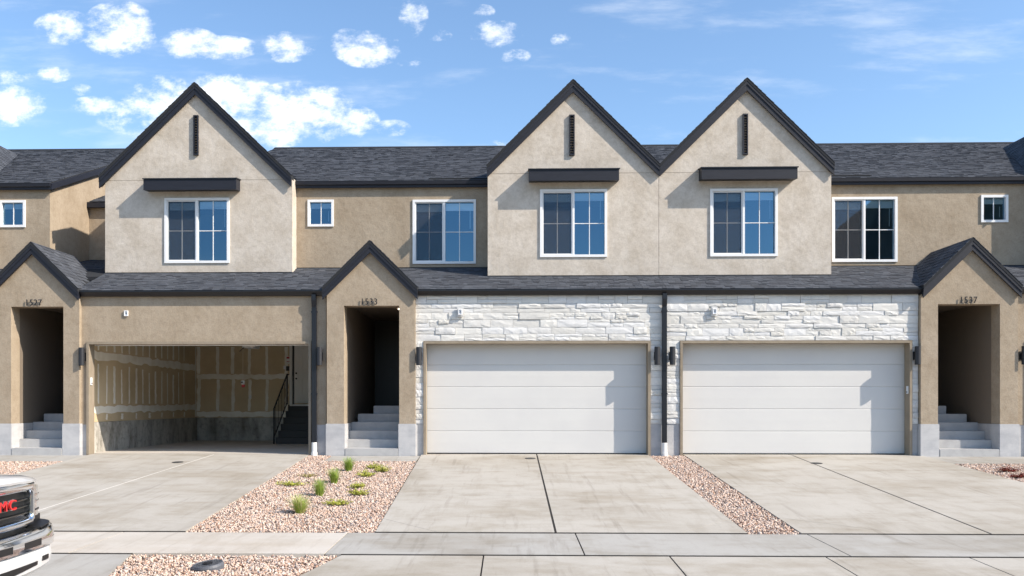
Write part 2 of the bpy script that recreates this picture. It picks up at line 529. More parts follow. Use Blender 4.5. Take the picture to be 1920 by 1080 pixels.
Zd = lambda x, y: dz(y)
Zw = lambda x, y: wz(y)
Za = lambda x, y: az(y)
YB = -7.9
def driveway(label, xl0, xl1, xr0, xr1, xj0, xj1, white, diag):
    """left edge xl0 (house) to xl1 (street), right edge xr0..xr1, centre joint xj0..xj1"""
    o = empty('driveway', ((xl0 + xr0) / 2, YB / 2, dz(YB / 2)), label, kind='structure')
    ys = [0.24, -2.3, -5.16, YB]
    lin = lambda a, b, y: a + (b - a) * (min(y, 0) / YB)
    g_ = .003
    jg = .002 if white else .012
    for k in range(3):
        ya, yb = ys[k], ys[k + 1]
        for side in (0, 1):
            f0 = (lambda y: lin(xl0, xl1, y)) if side == 0 else (lambda y: lin(xj0, xj1, y) + jg)
            f1 = (lambda y: lin(xj0, xj1, y) - jg) if side == 0 else (lambda y: lin(xr0, xr1, y))
            zf = Zd if k else (lambda x, y: min(dz(y), 0.0))
            pts = [(f0(ya), ya), (f1(ya), ya), (f1(yb), yb), (f0(yb), yb)]
            if k == 0:      # the part under the garage door is level
                slab([(f0(0.24), .24), (f1(.24), .24), (f1(0), 0), (f0(0), 0)], lambda x, y: 0.0, 'concrete', o, gap=0.0)
                pts[0], pts[1] = (f0(0), 0), (f1(0), 0)
                slab(pts, zf, 'concrete', o, gap=g_)
                continue
            cut = diag[side] if k == 2 else None
            if cut:
                yc, xc = cut
                if side == 0:
                    slab([(f0(ya), ya), (f1(ya), ya), (f1(yb), yb), (xc, yb), (f0(yc), yc)], zf, 'concrete', o, gap=g_)
                    slab([(f0(yc), yc), (xc, yb), (f0(yb), yb)], zf, 'concrete', o, gap=g_)
                else:
                    slab([(f0(ya), ya), (f1(ya), ya), (f1(yc), yc), (xc, yb), (f0(yb), yb)], zf, 'concrete', o, gap=g_)
                    slab([(f1(yc), yc), (f1(yb), yb), (xc, yb)], zf, 'concrete', o, gap=g_)
            else:
                slab(pts, zf, 'concrete', o, gap=g_)
    w = .006 if white else .016
    joint_fill([(xj0 - w, -.05), (xj0 + w, -.05), (xj1 + w, YB + .02), (xj1 - w, YB + .02)], (lambda x, y: dz(y) + .0055) if white else Zd, 'caulk' if white else 'joint', o)
    return o
driveway('pale concrete driveway leading into the open garage', -9.3, -9.3, -4.43, -4.2, -6.55, -6.95, True, (None, (-6.9, -5.75)))
driveway('concrete driveway with a black centre joint before the left white garage door', -1.96, -1.74, 3.02, 3.02, .58, .58, False, ((-7.05, -.95), (-7.0, 2.2)))
driveway('concrete driveway before the right white garage door, beside the narrow gravel strip', 3.80, 3.70, 8.92, 8.92, 6.13, 6.08, False, ((-6.9, 5.0), None))
driveway('concrete driveway beyond the right porch, just outside the picture', 11.2, 11.2, 16.0, 16.0, 13.6, 13.6, False, (None, None))
driveway('concrete driveway beyond the left porch, outside the picture', -16.8, -16.8, -12.0, -12.0, -14.4, -14.4, False, (None, None))

sw = empty('sidewalk', (0, -8.6, wz(-8.6)), 'concrete sidewalk of long slabs crossing below the driveways', kind='structure')
xs = [-16.7, -13.8, -10.85, -7.93, -5.0, -2.09, .83, 3.77, 6.7, 9.63, 12.56, 15.5]
for a, b in zip(xs, xs[1:]):
    sk = 0.04 if a < -2 else 0.0
    slab([(a, -9.32), (b + (-.0), -9.32), (b, -7.915), (a, -7.915)], Zw, 'concrete_pale' if b < -2 else 'concrete_grey', sw, gap=.008)
for a, b in ((-9.3, -4.2), (-1.74, 3.02), (3.70, 8.92)):
    joint_fill([(a, -7.922), (b, -7.922), (b, -7.904), (a, -7.904)], lambda x, y: dz(-7.9) + .001, 'joint', sw)
joint_fill([(-16.7, -9.31), (16, -9.31), (16, -7.93), (-16.7, -7.93)], lambda x, y: wz(y) - .008, 'joint', sw, 'joint_bed')
for a, b in ((-9.6, -4.27), (-1.9, 13.0)):
    joint_fill([(a, -9.336), (b, -9.336), (b, -9.316), (a, -9.316)], lambda x, y: wz(-9.32) + .001, 'joint', sw)
ap = empty('driveway_apron', (5, -10.1, az(-10.1)), 'grey concrete apron of slabs between the sidewalk and the street at right', kind='structure')
xs = [-1.9, -.3, 1.77, 3.49, 5.06, 7.0, 9.0, 11.0, 13.2]
for i, (a, b) in enumerate(zip(xs, xs[1:])):
    slab([(a, -9.338), (b, -9.338), (b, -10.93), (a - (.38 if i == 0 else 0), -10.93)], Za, 'concrete', ap, gap=.009)
joint_fill([(-1.8, -9.35), (13, -9.35), (13, -10.9), (-1.8, -10.9)], lambda x, y: az(y) - .006, 'joint', ap)
ap = empty('driveway_apron', (-6.5, -10.1, az(-10.1)), 'concrete apron below the open garage driveway, beside the white truck', kind='structure')
xs = [-9.6, -7.9, -6.1, -4.27]
for i, (a, b) in enumerate(zip(xs, xs[1:])):
    slab([(a, -9.338), (b, -9.338), (b + (.33 if i == 2 else 0), -10.93), (a, -10.93)], Za, 'concrete_grey', ap, gap=.009)
for nm, lab, P in (('path', 'small concrete entry pad before the middle porch steps', [(-3.9, -.97), (-1.975, -.97), (-1.975, -.15), (-3.9, -.15)]),
                   ('path', 'small concrete entry pad before the right porch steps', [(8.94, -1.24), (11.18, -1.24), (11.18, -.1), (8.94, -.1)]),
                   ('path', 'small concrete entry pad before the left porch steps', [(-11.98, -1.1), (-9.32, -1.1), (-9.32, -.1), (-11.98, -.1)])):
    o = empty(nm, (P[0][0], P[0][1], dz(P[0][1])), lab, kind='structure')
    cxm = (P[0][0] + P[1][0]) / 2
    zf = lambda x, y: dz(y) - .012
    slab([P[0], (cxm, P[0][1]), (cxm, P[2][1]), P[3]], zf, 'concrete_grey', o, gap=.003)
    slab([(cxm, P[0][1]), P[1], P[2], (cxm, P[2][1])], zf, 'concrete_grey', o, gap=.003)

# ------------------------------------------------------------------ shingles
SH_COLS = [tuple(1.5 * q for q in c) for c in ((.047, .050, .059), (.052, .056, .066), (.058, .063, .074), (.068, .073, .085), (.050, .054, .063), (.057, .062, .073), (.043, .046, .054))]
def shingles(parent, o, u, v, W, L, skip=None, seed=1):
    """tabs on a slope: origin o at the eave, u along the eave, v up the slope"""
    rng = random.Random(seed)
    o, u, v = Vector(o), Vector(u).normalized(), Vector(v).normalized()
    n = u.cross(v)
    if n.z < 0:
        n = -n
    mb = MB()
    step = .128
    k = 0
    while k * step < L - .02:
        a = -rng.uniform(0, .15)
        vv = k * step
        top = min(vv + step * 1.12, L)
        while a < W:
            w = rng.uniform(.09, .22)
            a0, a1 = max(a, 0), min(a + w, W)
            if a1 - a0 > .01:
                mid = o + u * ((a0 + a1) / 2) + v * (vv + .07)
                if not (skip and skip(mid)):
                    th = .010 + rng.choice((0, 0, .005, .008))
                    d = rng.choice((0, 0, .012))
                    p = [o + u * (a0 + .002) + v * (vv - d), o + u * (a1 - .002) + v * (vv - d), o + u * (a1 - .002) + v * top, o + u * (a0 + .002) + v * top]
                    hi = [p[0] + n * th, p[1] + n * th, p[2] + n * .004, p[3] + n * .004]
                    c = rng.choice(SH_COLS)
                    mb.add(p[:2] + hi, [(0, 1, 3, 2), (2, 3, 4, 5), (0, 2, 5), (1, 4, 3)], c)
            a += w
        k += 1
    ob = mb.build('shingles', 'shingle', parent)
    ob['kind'] = 'stuff'
    return ob

# roof constants
EZ, EY, PIT = 3.62, -.12, .417            # lower roof eave
UZ, UY = 6.43, 1.55                       # main roof eave
RY = 8.1
RZ = UZ + PIT * (RY - UY)
REC = 1.65
def low_z(y): return EZ + PIT * (y - EY)
def up_z(y): return UZ + PIT * (y - UY)
# gables: apex x, apex z (top of roof), slope, half width at roof edge, wall plane y
GAB = {'left': (-7.42, 8.68, .96, 2.28, 1.25), 'mid': (1.43, 8.52, .985, 1.967, .86), 'right': (5.37, 8.52, .985, 1.967, .86),
       'far_left': (-14.95, 8.68, .96, 2.28, 1.25), 'far_right': (14.55, 8.68, .96, 2.28, 1.25)}
def under_gable(p):
    for xa, za, m, hw, yg in GAB.values():
        if p.y > yg and abs(p.x - xa) < hw and p.z < za - m * abs(p.x - xa) - .02:
            return True
    return False

def main_roof(house, x0, x1, ye=UY, ze=UZ, seed=1, yback=12.6):
    yr = RY
    zr = ze + PIT * (yr - ye)
    t = .10
    rf = MB().prism_x([(ye, ze - t), (ye, ze), (yr, zr), (yback, zr - PIT * (yback - yr)), (yback, zr - PIT * (yback - yr) - t), (yr, zr - t)], x0 + .002, x1 - .002).build('roof', 'roof_deck', house)
    L = math.hypot(yr - ye, zr - ze)
    shingles(rf, (x0, ye - .015, ze), (1, 0, 0), (0, yr - ye, zr - ze), x1 - x0, L, under_gable, seed)
    MB().prism_x([(yr - .16, zr - .16 * PIT + .012), (yr - .16, zr - .16 * PIT + .03), (yr, zr + .045), (yr + .16, zr - .16 * PIT + .03), (yr + .16, zr - .16 * PIT + .012)], x0, x1).build('ridge_cap', 'roof_deck', rf)
    return rf

def gable_roof(house, key, yback, board_h=.285, front=None, seed=5, shingle=True, tall=.0):
    xa, za, m, hw, yg = GAB[key] if isinstance(key, str) else key
    yf = yg - .085 if front is None else front
    t = .075
    k = math.sqrt(1 + m * m)
    for sgn in (-1, 1):
        xt = xa + sgn * hw
        zt = za - m * hw
        rf = MB().prism_y([(xa, za), (xt, zt), (xt, zt - t), (xa, za - t)], yf - .02, yback).build('roof', 'roof_deck', house)
        if shingle:
            o = (xt, yf - .028, zt)
            shingles(rf, o, (0, 1, 0), (-sgn * hw, 0, m * hw), yback - yf, hw * k, (lambda p: p.z < up_z(p.y) - .05 and p.y > UY) if isinstance(key, str) else (lambda p: p.z < low_z(p.y) - .03), seed + sgn)
        MB().prism_y([(xa + sgn * .001, za - t - .002), (xt, zt - t - .002), (xt, zt - board_h), (xa + sgn * .001, za - board_h)], yf, yf + .04).build('rake_board', 'dark_trim', house)
        bxm = MB().prism_y([(xa + sgn * .001, za - t - .004), (xt + sgn * .0, zt - t - .004), (xt, zt - t - .075), (xa + sgn * .001, za - t - .075)], yf - .014, yf - .002)
        bxm.build('drip_trim', 'dark_trim', house)
        # soffit behind the board
        MB().prism_y([(xa + sgn * .001, za - t - .012), (xt - sgn * .01, zt - t - .012), (xt - sgn * .01, zt - board_h + .05), (xa + sgn * .001, za - board_h + .05)], yf + .042, yg + .05).build('soffit', 'dark_trim', house)

# ------------------------------------------------------------------ windows
def window(house, x0, x1, z0, z1, y, slider=True, depth_room=2.6, lamp=False):
    fw = .045
    yo, yi = y - .028, y + .10
    win = MB()
    poly = MB()
    fr = wall_holes(x0 - .012, x1 + .012, z0 - .012, z1 + .012, [(x0 + fw, x1 - fw, z0 + fw, z1 - fw)], yo, yi)
    w = fr.build('window', 'vinyl_white', house)
    ix0, ix1, iz0, iz1 = x0 + fw, x1 - fw, z0 + fw, z1 - fw
    xm = (x0 + x1) / 2
    panes = []
    if slider:
        bx('mullion', 'vinyl_white', w, xm - .024, xm + .024, y - .012, y + .09, iz0, iz1)
        wall_holes(ix0 + .003, xm - .027, iz0 + .003, iz1 - .003, [(ix0 + .024, xm - .05, iz0 + .024, iz1 - .024)], y + .0, y + .06).build('sash', 'vinyl_white', w)
        panes = [(ix0 + .02, xm - .046, iz0 + .02, iz1 - .02, y + .045), (xm + .022, ix1 + .003, iz0 - .003, iz1 + .003, y + .05)]
        MB().box(ix0 + .02, xm - .046, y + .012, y + .014, iz0 + .02, iz1 - .02).build('insect_screen', 'insect_screen', w)
    else:
        panes = [(ix0 - .003, ix1 + .003, iz0 - .003, iz1 + .003, y + .045)]
    for (a, b, c, d, yp) in panes:
        MB().add([(a, yp, c), (b, yp, c), (b, yp, d), (a, yp, d)], [(0, 1, 2, 3)]).build('pane', 'window_glass', w)
        mw = .0085
        cx_, cz_ = (a + b) / 2, (c + d) / 2
        bx('muntin', 'vinyl_white', w, cx_ - mw, cx_ + mw, yp - .016, yp - .004, c + .004, d - .004)
        if slider:
            bx('muntin', 'vinyl_white', w, a + .004, cx_ - mw - .001, yp - .0155, yp - .0045, cz_ - mw, cz_ + mw)
            bx('muntin', 'vinyl_white', w, cx_ + mw + .001, b - .004, yp - .0155, yp - .0045, cz_ - mw, cz_ + mw)
        bl = MB()
        n = 5
        h = (.17 if slider else .12)
        for i in range(n):
            bl.box(a + .01, b - .01, yp + .045, yp + .095, d - .02 - h * (i + 1) / n + .004, d - .02 - h * i / n)
        bl.build('blind', 'blind', w)
    a, b, c, d, yp = panes[-1]
    MB().tube((b - .09, yp + .04, d - .2), (b - .09, yp + .04, d - (.62 if slider else .45)), .007, 6).build('blind_wand', 'blind', w)
    # dark room behind the glass
    yr0, yr1 = y + .125, y + depth_room
    rx0, rx1, rz0, rz1 = x0 - .15, x1 + .15, z0 - .35, z1 + .2
    rm = MB()
    v = [(rx0, yr0, rz0), (rx1, yr0, rz0), (rx1, yr1, rz0), (rx0, yr1, rz0), (rx0, yr0, rz1), (rx1, yr0, rz1), (rx1, yr1, rz1), (rx0, yr1, rz1)]
    rm.add(v, [(0, 1, 2, 3), (7, 6, 5, 4), (1, 5, 6, 2), (2, 6, 7, 3), (3, 7, 4, 0)])
    rm.build('room', 'room_wall', w)
    if lamp:
        MB().tube((x1 - .42, y + 1.6, z1 - .02), (x1 - .42, y + 1.6, z1 + .02), .11, 16).build('ceiling_lamp', 'lit_lamp', w)
    return w

def awning(house, x0, x1, z0, z1, y):
    d = .295
    aw = MB().prism_x([(y - d, z0), (y - d, z1 - .055), (y - .002, z1 - .015), (y - .002, z0 + .03)], x0, x1).build('awning', 'dark_trim', house)
    MB().prism_x([(y - d - .022, z1 - .052), (y - d - .022, z1 - .028), (y - .002, z1 + .012), (y - .002, z1 - .012)], x0 - .02, x1 + .02).build('awning_cap', 'dark_metal', aw)

def vent(house, x0, x1, z0, z1, y):
    v = wall_holes(x0, x1, z0, z1, [(x0 + .025, x1 - .025, z0 + .03, z1 - .03)], y - .05, y - .001).build('vent', 'dark_trim', house)
    n = 15
    me = None
    for i in range(n):
        zc = z0 + .05 + (z1 - z0 - .1) * i / (n - 1)
        if me is None:
            me = MB().prism_x([(-.045, -.022), (-.040, -.018), (-.006, .022), (-.012, .022)], -(x1 - x0) / 2 + .027, (x1 - x0) / 2 - .027).build('slat', 'dark_metal', v, local=True)
            o = me
        else:
            o = me.copy()
            COL.objects.link(o)
        o.location = Vector(((x0 + x1) / 2, y, zc)) - Vector(house.location)

def gable_front(house, key, wx0, wx1, win, zb, aw, vt, left_side=True, right_side=True, lamp=False):
    xa, za, m, hw, yg = GAB[key]
    zj = 6.40
    y1 = yg + .16
    hole = [(win[0], win[1], win[2], win[3])]
    wall_holes(wx0, wx1, zb, zj - .004, hole, yg, y1).build('gable_wall', 'stucco_light', house)
    drop = .19
    e = .12
    ztop = za - drop
    xl, xr = max(wx0, xa - (ztop - zj) / m), min(wx1, xa + (ztop - zj) / m)
    zl, zr_ = ztop - m * (xa - xl), ztop - m * (xr - xa)
    poly = [(xl, zj + .004), (xr, zj + .004)]
    if zr_ > zj + .01: poly.append((xr, zr_))
    poly.append((xa, ztop))
    if zl > zj + .01: poly.append((xl, zl))
    MB().prism_y(poly, yg, y1).build('gable_peak', 'stucco_light', house)
    bx('joint_backing', 'stucco_trim', house, wx0 + .02, wx1 - .02, yg + .006, y1 - .02, zj - .05, zj + .05)
    if left_side: bx('side_wall', 'stucco_light', house, wx0, wx0 + .15, y1 + .001, REC + .02, zb + .0, up_z(REC) - .02)
    if right_side: bx('side_wall', 'stucco_light', house, wx1 - .15, wx1, y1 + .001, REC + .02, zb + .0, up_z(REC) - .02)
    bx('flashing', 'dark_metal', house, wx0 - .004, wx1 + .004, yg + .012, yg + .1, zb - .09, zb - .001)
    window(house, *win, yg, lamp=lamp)
    awning(house, *aw, yg)
    vent(house, *vt, yg)

def recess_wall(house, x0, x1, wins, fx0=None, fx1=None):
    zb = low_z(REC) + .03
    wall_holes(x0, x1, zb, up_z(REC) - .13, [w[:4] for w in wins], REC, REC + .16).build('upper_wall', 'stucco_tan', house)
    for w in wins:
        window(house, *w[:4], REC, slider=w[4])
    f0, f1 = (x0 if fx0 is None else fx0), (x1 if fx1 is None else fx1)
    bx('fascia', 'dark_trim', house, f0, f1, UY + .0, UY + .035, UZ - .155, UZ - .012)
    bx('soffit', 'dark_trim', house, f0, f1, UY + .037, REC + .06, UZ - .14, UZ - .09)
    MB().prism_x([(UY - .002, UZ - .105), (UY - .035, UZ - .085), (UY - .045, UZ - .012), (UY - .002, UZ - .012)], f0, f1).build('drip_trim', 'dark_trim', house)
    bx('flashing', 'dark_metal', house, x0, x1, REC + .012, REC + .1, zb - .09, zb - .001)

def lower_roof(house, x0, x1, gut, seed, cut=None):
    """lower roof strip; gut: list of (x0,x1) gutter runs"""
    y1 = 1.72
    mb = MB()
    runs = [(x0, x1, EY)] if not cut else [(x0, cut[0], EY), (cut[0], cut[1], .14), (cut[1], x1, EY)]
    for a, b, ys in runs:
        if b - a > .02:
            mb.prism_x([(ys + .05, low_z(ys + .05) - .10), (ys, low_z(ys) - .03), (ys, low_z(ys)), (y1, low_z(y1)), (y1, low_z(y1) - .12)], a + .001, b - .001)
    rf = mb.build('roof', 'roof_deck', house)
    shingles(rf, (x0, EY - .012, EZ - .002), (1, 0, 0), (0, 1, PIT), x1 - x0, (y1 - EY) * math.sqrt(1 + PIT * PIT), (lambda p: cut[0] < p.x < cut[1] and p.y < .16) if cut else None, seed)
    for a, b in gut:
        MB().prism_x([(.0, 3.495), (-.085, 3.50), (-.115, 3.545), (-.15, 3.585), (-.15, 3.612), (-.138, 3.612), (-.13, 3.56), (-.02, 3.545), (-.02, 3.60), (.0, 3.60)], a, b).build('gutter', 'dark_metal', house)

def downspout(house, x):
    d = MB()
    d.box(x - .05, x + .05, -.135, -.06, 3.40, 3.52)
    d.prism([(x - .05, -.135, 3.40), (x + .05, -.135, 3.40), (x + .05, -.06, 3.40), (x - .05, -.06, 3.40)][::-1], [(x - .05, -.10, 3.24), (x + .05, -.10, 3.24), (x + .05, -.022, 3.24), (x - .05, -.022, 3.24)][::-1])
    d.box(x - .051, x + .051, -.101, -.02, .26, 3.24)
    o = d.build('downspout', 'dark_metal', house, bevel=.006)
    for z in (3.12, 1.32):
        bx('strap', 'dark_metal', o, x - .062, x + .062, -.106, -.008, z, z + .035)
    p = MB().tube((x, -.065, -.04), (x, -.065, .27), .058, 18)
    p.tube((x, -.065, -.04), (x, -.065, .05), .07, 18)
    p.build('drain_pipe', 'pvc', o, smooth=False)
    return o

# ------------------------------------------------------------------ stone veneer
ST_MESH = []
def stone_variants():
    rng = random.Random(21)
    for k in range(10):
        nx, nz = 5, 3
        me = bpy.data.meshes.new('stone')
        vs, fs = [], []
        for j in range(nz + 1):
            for i in range(nx + 1):
                e = i in (0, nx) or j in (0, nz)
                x = i / nx - .5 + (0 if i in (0, nx) else rng.uniform(-.06, .06))
                z = j / nz - .5 + (0 if j in (0, nz) else rng.uniform(-.08, .08))
                y = -1 + (rng.uniform(.03, .16) if e else rng.uniform(-.14, .10))
                vs.append((x, y, z))
        W = nx + 1
        for j in range(nz):
            for i in range(nx):
                a, b, c, d = j * W + i, j * W + i + 1, (j + 1) * W + i + 1, (j + 1) * W + i
                fs += [(a, b, c), (a, c, d)] if rng.random() < .5 else [(a, b, d), (b, c, d)]
        base = len(vs)
        vs += [(-.5, 0, -.5), (.5, 0, -.5), (.5, 0, .5), (-.5, 0, .5)]
        bot = list(range(W))
        top = [nz * W + i for i in range(W)]
        lef = [j * W for j in range(nz + 1)]
        rig = [j * W + nx for j in range(nz + 1)]
        fs += [tuple([base, base + 1] + bot[::-1]), tuple([base + 2, base + 3] + top), tuple([base + 3, base] + lef), tuple([base + 1, base + 2] + rig[::-1])]
        me.from_pydata(vs, [], fs)
        bm = bmesh.new(); bm.from_mesh(me)
        bmesh.ops.recalc_face_normals(bm, faces=bm.faces)
        bm.to_mesh(me); bm.free()
        v = rng.uniform(.60, .72)
        t = rng.uniform(.0, .045)
        at = me.attributes.new('Col', 'FLOAT_COLOR', 'FACE')
        at.data.foreach_set('color', [q for _ in me.polygons for q in (v + t * .4, v, v - t, 1.0)])
        me.materials.append(MATS['stone'])
        ST_MESH.append(me)
stone_variants()

def stone_wall(house, x0, x1, ox0, ox1, seed):
    """ledger stone from z .68 to 3.5, around a garage opening ox0..ox1 below z 2.5"""
    rng = random.Random(seed)
    zt, zo, zb = 3.497, 2.50, .68
    wall = MB()
    wall.box(x0, x1, .035, .2, zo, 3.56)
    if ox0 - x0 > .03: wall.box(x0, ox0, .035, .2, zb, zo)
    if x1 - ox1 > .03: wall.box(ox1, x1, .035, .2, zb, zo)
    w = wall.build('stone_wall', 'mortar', house)
    def put(a, b, c, d):
        o = bpy.data.objects.new('stone', rng.choice(ST_MESH))
        COL.objects.link(o)
        o.parent = w
        th = rng.choice((.028, .032, .037, .043, .050))
        o.location = Vector(((a + b) / 2, .034, (c + d) / 2)) - Vector(house.location)
        g2 = .005
        o.scale = ((b - a - g2) * rng.choice((-1, 1)), th, (d - c - g2) * rng.choice((-1, 1)))
    def band(a, b, c, d):
        x = a
        while x < b - 1e-6:
            L = rng.uniform(.22, .68)
            e = x + L
            if b - e < .16: e = b
            if d - c > .13 and rng.random() < .45 and e - x > .2:
                s = c + (d - c) * rng.uniform(.38, .62)
                for (p, q) in ((c, s), (s, d)):
                    if e - x > .5 and rng.random() < .7:
                        mid = x + (e - x) * rng.uniform(.3, .7)
                        put(x, mid, p, q); put(mid, e, p, q)
                    else:
                        put(x, e, p, q)
            else:
                put(x, e, c, d)
            x = e
    def bands(a, b, c, d):
        z = c
        while z < d - 1e-6:
            h = rng.choice((.10, .125, .15, .17))
            if d - (z + h) < .08: h = d - z
            band(a, b, z, z + h)
            z += h
    bands(x0, x1, zo, zt)
    if ox0 - x0 > .03: bands(x0, ox0, zb, zo)
    if x1 - ox1 > .03: bands(ox1, x1, zb, zo)

# ------------------------------------------------------------------ porch
def porch(house, xc, wl, wr, ol, or_, mirror, number, lab, door=True):
    """gabled entry: wall wl..wr, opening ol..or_"""
    y0, y1 = -.10, .24
    key = (xc, 4.69, .98, 1.045, y0)
    zs = 3.52
    m = .98
    ztop = 4.69 - .19
    zl, zr_ = ztop - m * (xc - wl), ztop - m * (wr - xc)
    MB().prism_y([(wl, .68), (wl, zl), (xc, ztop), (wr, zr_), (wr, .68), (or_, .68), (or_, 3.27), (ol, 3.27), (ol, .68)], y0, y1).build('porch_wall', 'stucco_tan', house)
    gable_roof(house, key, 1.72, board_h=.27, front=y0 - .085, seed=int(abs(xc) * 10))
    for a, b in ((wl, ol), (or_, wr)):
        bx('pier_base', 'foundation', house, a - .022, b + .022, y0 - .022, y1 + .01, -.09, .679, bevel=.008)
    il, ir, yb = ol - .015, or_ + .015, 4.3
    for a, b in ((il - .12, il), (ir, ir + .12)):
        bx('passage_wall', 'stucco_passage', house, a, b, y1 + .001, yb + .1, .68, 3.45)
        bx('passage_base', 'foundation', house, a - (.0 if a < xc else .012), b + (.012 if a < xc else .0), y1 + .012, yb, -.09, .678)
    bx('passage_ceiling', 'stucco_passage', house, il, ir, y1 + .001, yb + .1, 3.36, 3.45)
    bx('passage_back_shade', 'dark_door_and_shade', house, il + .001, ir - .001, yb, yb + .1, 0, 3.359)  # back wall coloured near-black in place of the deep passage shade
    rise = .186
    yst = -.10
    il2, ir2 = il + .014, ir - .014
    for k in range(6):
        a, b = (ol - .0 if k == 0 else il2), (or_ if k == 0 else ir2)
        inset = (0, 0, 0, 0, .10, .42)[k]
        if mirror: b -= inset
        else: a += inset
        ya = yst + .29 * k + (-.03 if k == 0 else 0)
        st = bx('step', 'step_concrete', house, a + .024 if k == 0 else a, b - .024 if k == 0 else b, ya, (yst + .29 * (k + 1) + .02) if k < 5 else yb - .01, -.09, -.045 + rise * (k + 1), bevel=.01)
    dxl = xc - .25 if not mirror else xc - .72
    d = MB().box(dxl, dxl + .95, yb - .06, yb - .012, 1.09, 3.2).build('entry_door', 'dark_door_and_shade', house, bevel=.01)
    bx('panel', 'dark_door_and_shade', d, dxl + .15, dxl + .8, yb - .075, yb - .058, 2.05, 3.0, bevel=.01)
    bx('panel', 'dark_door_and_shade', d, dxl + .15, dxl + .8, yb - .075, yb - .058, 1.25, 1.9, bevel=.01)
    MB().tube((dxl + .08, yb - .1, 2.05), (dxl + .08, yb - .062, 2.05), .03, 12).build('handle', 'dark_metal', d)
    if number == '1533':
        MB().tube((or_ - .12, 1.3, 3.335), (or_ - .12, 1.3, 3.362), .09, 18).build('ceiling_lamp', 'lit_lamp', house)
    return key

def text_mesh(ch, size, extrude):
    cu = bpy.data.curves.new('digit', 'FONT')
    cu.body = ch
    cu.size = size
    cu.extrude = extrude
    ob = bpy.data.objects.new('digit', cu)
    COL.objects.link(ob)
    dg = bpy.context.evaluated_depsgraph_get()
    me = bpy.data.meshes.new_from_object(ob.evaluated_get(dg))
    bpy.data.objects.remove(ob)
    bpy.data.curves.remove(cu)
    return me

def house_number(txt, xc, label):
    n = empty('house_number', (xc, -.10, 3.285), label, 'house number', 'address numbers over the porches')
    pitch = .098
    for i, ch in enumerate(txt):
        me = text_mesh(ch, .195, .006)
        me.materials.clear()
        me.materials.append(MATS['dark_metal'])
        o = bpy.data.objects.new('digit', me)
        COL.objects.link(o)
        o.parent = n
        o.rotation_euler = (math.pi / 2, 0, 0)
        o.scale = (.92, 1, 1)
        o.location = (-pitch * len(txt) / 2 + pitch * i, -.034, .006)
        for dx_, dz_ in ((.045, .03), (.045, .11)):
            MB().tube((dx_, .0, dz_), (dx_, .028, dz_), .004, 6).build('standoff', 'dark_metal', n, local=True).location = (-pitch * len(txt) / 2 + pitch * i, -.029, .0)
    return n

# ------------------------------------------------------------------ garage front pieces
def garage_trim(house, x0, x1, zt=2.44, y0=-.035):
    t = .055
    MB().prism_y([(x0 - t, -.03), (x0 - t, zt + t), (x1 + t, zt + t), (x1 + t, -.03), (x1, -.03), (x1, zt), (x0, zt), (x0, -.03)], y0, .225).build('door_trim', 'stucco_trim', house)

def garage_door(house, x0, x1, zt=2.44, y=.262):
    d = bx('garage_door', 'door_white', house, x0 - .05, x1 + .05, y + .014, y + .05, .02, zt + .06)
    bx('bottom_seal', 'black_trim', d, x0 - .04, x1 + .04, y + .008, y + .045, -.012, .019)
    n = 5
    h = (zt + .03 - .015) / n
    first = None
    for k in range(n):
        z0 = .022 + h * k
        if first is None:
            w = (x1 - x0) / 2 + .045
            mb = MB()
            # gently dished face with rolled edges
            zz = [0.0, .008, .02, h / 2, h - .026, h - .012, h - .004]
            yy = [.005, .001, 0.0, -.002, 0.0, .001, .005]
            vs = [(sx * w, yy[i], zz[i]) for i in range(len(zz)) for sx in (-1, 1)] + [(-w, .014, h - .004), (w, .014, h - .004), (-w, .014, 0), (w, .014, 0)]
            fs = [(2 * i, 2 * i + 1, 2 * i + 3, 2 * i + 2) for i in range(len(zz) - 1)]
            m_ = 2 * len(zz)
            fs += [(m_ - 2, m_ - 1, m_ + 1, m_), (0, m_ + 2, m_ + 3, 1)]
            mb.add(vs, fs)
            first = mb.build('panel', 'door_white', d, local=True)
            o = first
        else:
            o = first.copy()
            COL.objects.link(o)
        o.location = Vector(((x0 + x1) / 2, y, z0)) - Vector(house.location)
    return d

def garage_shell(house, x0, x1, zb=.68):
    """stem foundations beside the opening"""
    pass

# ================================================================== HOUSES
# ---- 1527: open garage, left gable
H1 = empty('townhouse', (-7.0, 0, 0), 'tan stucco townhouse numbered 1527 with the open two-car garage', 'house', 'townhouses of the row')
wall_holes(-9.53, -4.065, .66, 3.56, [(-9.40, -4.40, .5, 2.49)], 0.0, .22).build('garage_wall', 'stucco_tan', H1)
for a, b in ((-9.53, -9.41), (-4.39, -4.065)):
    bx('foundation', 'foundation', H1, a, b, .012, .22, -.1, .659)
garage_trim(H1, -9.35, -4.45)
lower_roof(H1, -9.6, -4.065, [(-9.50, -4.10)], 11)
porch(H1, -10.56, -11.58, -9.53, -11.06, -9.885, False, '1527', '')
gable_roof(H1, 'left', 7.2, seed=31)
gable_front(H1, 'left', -9.59, -5.135, (-8.155, -6.635, 4.45, 5.965), low_z(1.25) + .035, (-8.55, -6.37, 6.10, 6.40), (-7.47, -7.355, 6.98, 7.92), lamp=True)
recess_wall(H1, -12.66, -11.13, [(-12.345, -11.735, 5.40, 6.03, False)], -12.66, -11.06)
main_roof(H1, -13.0, -11.06, seed=41)
main_roof(H1, -11.06, -7.42, ye=3.47, ze=6.43, seed=42)
main_roof(H1, -7.42, -5.0, seed=43)
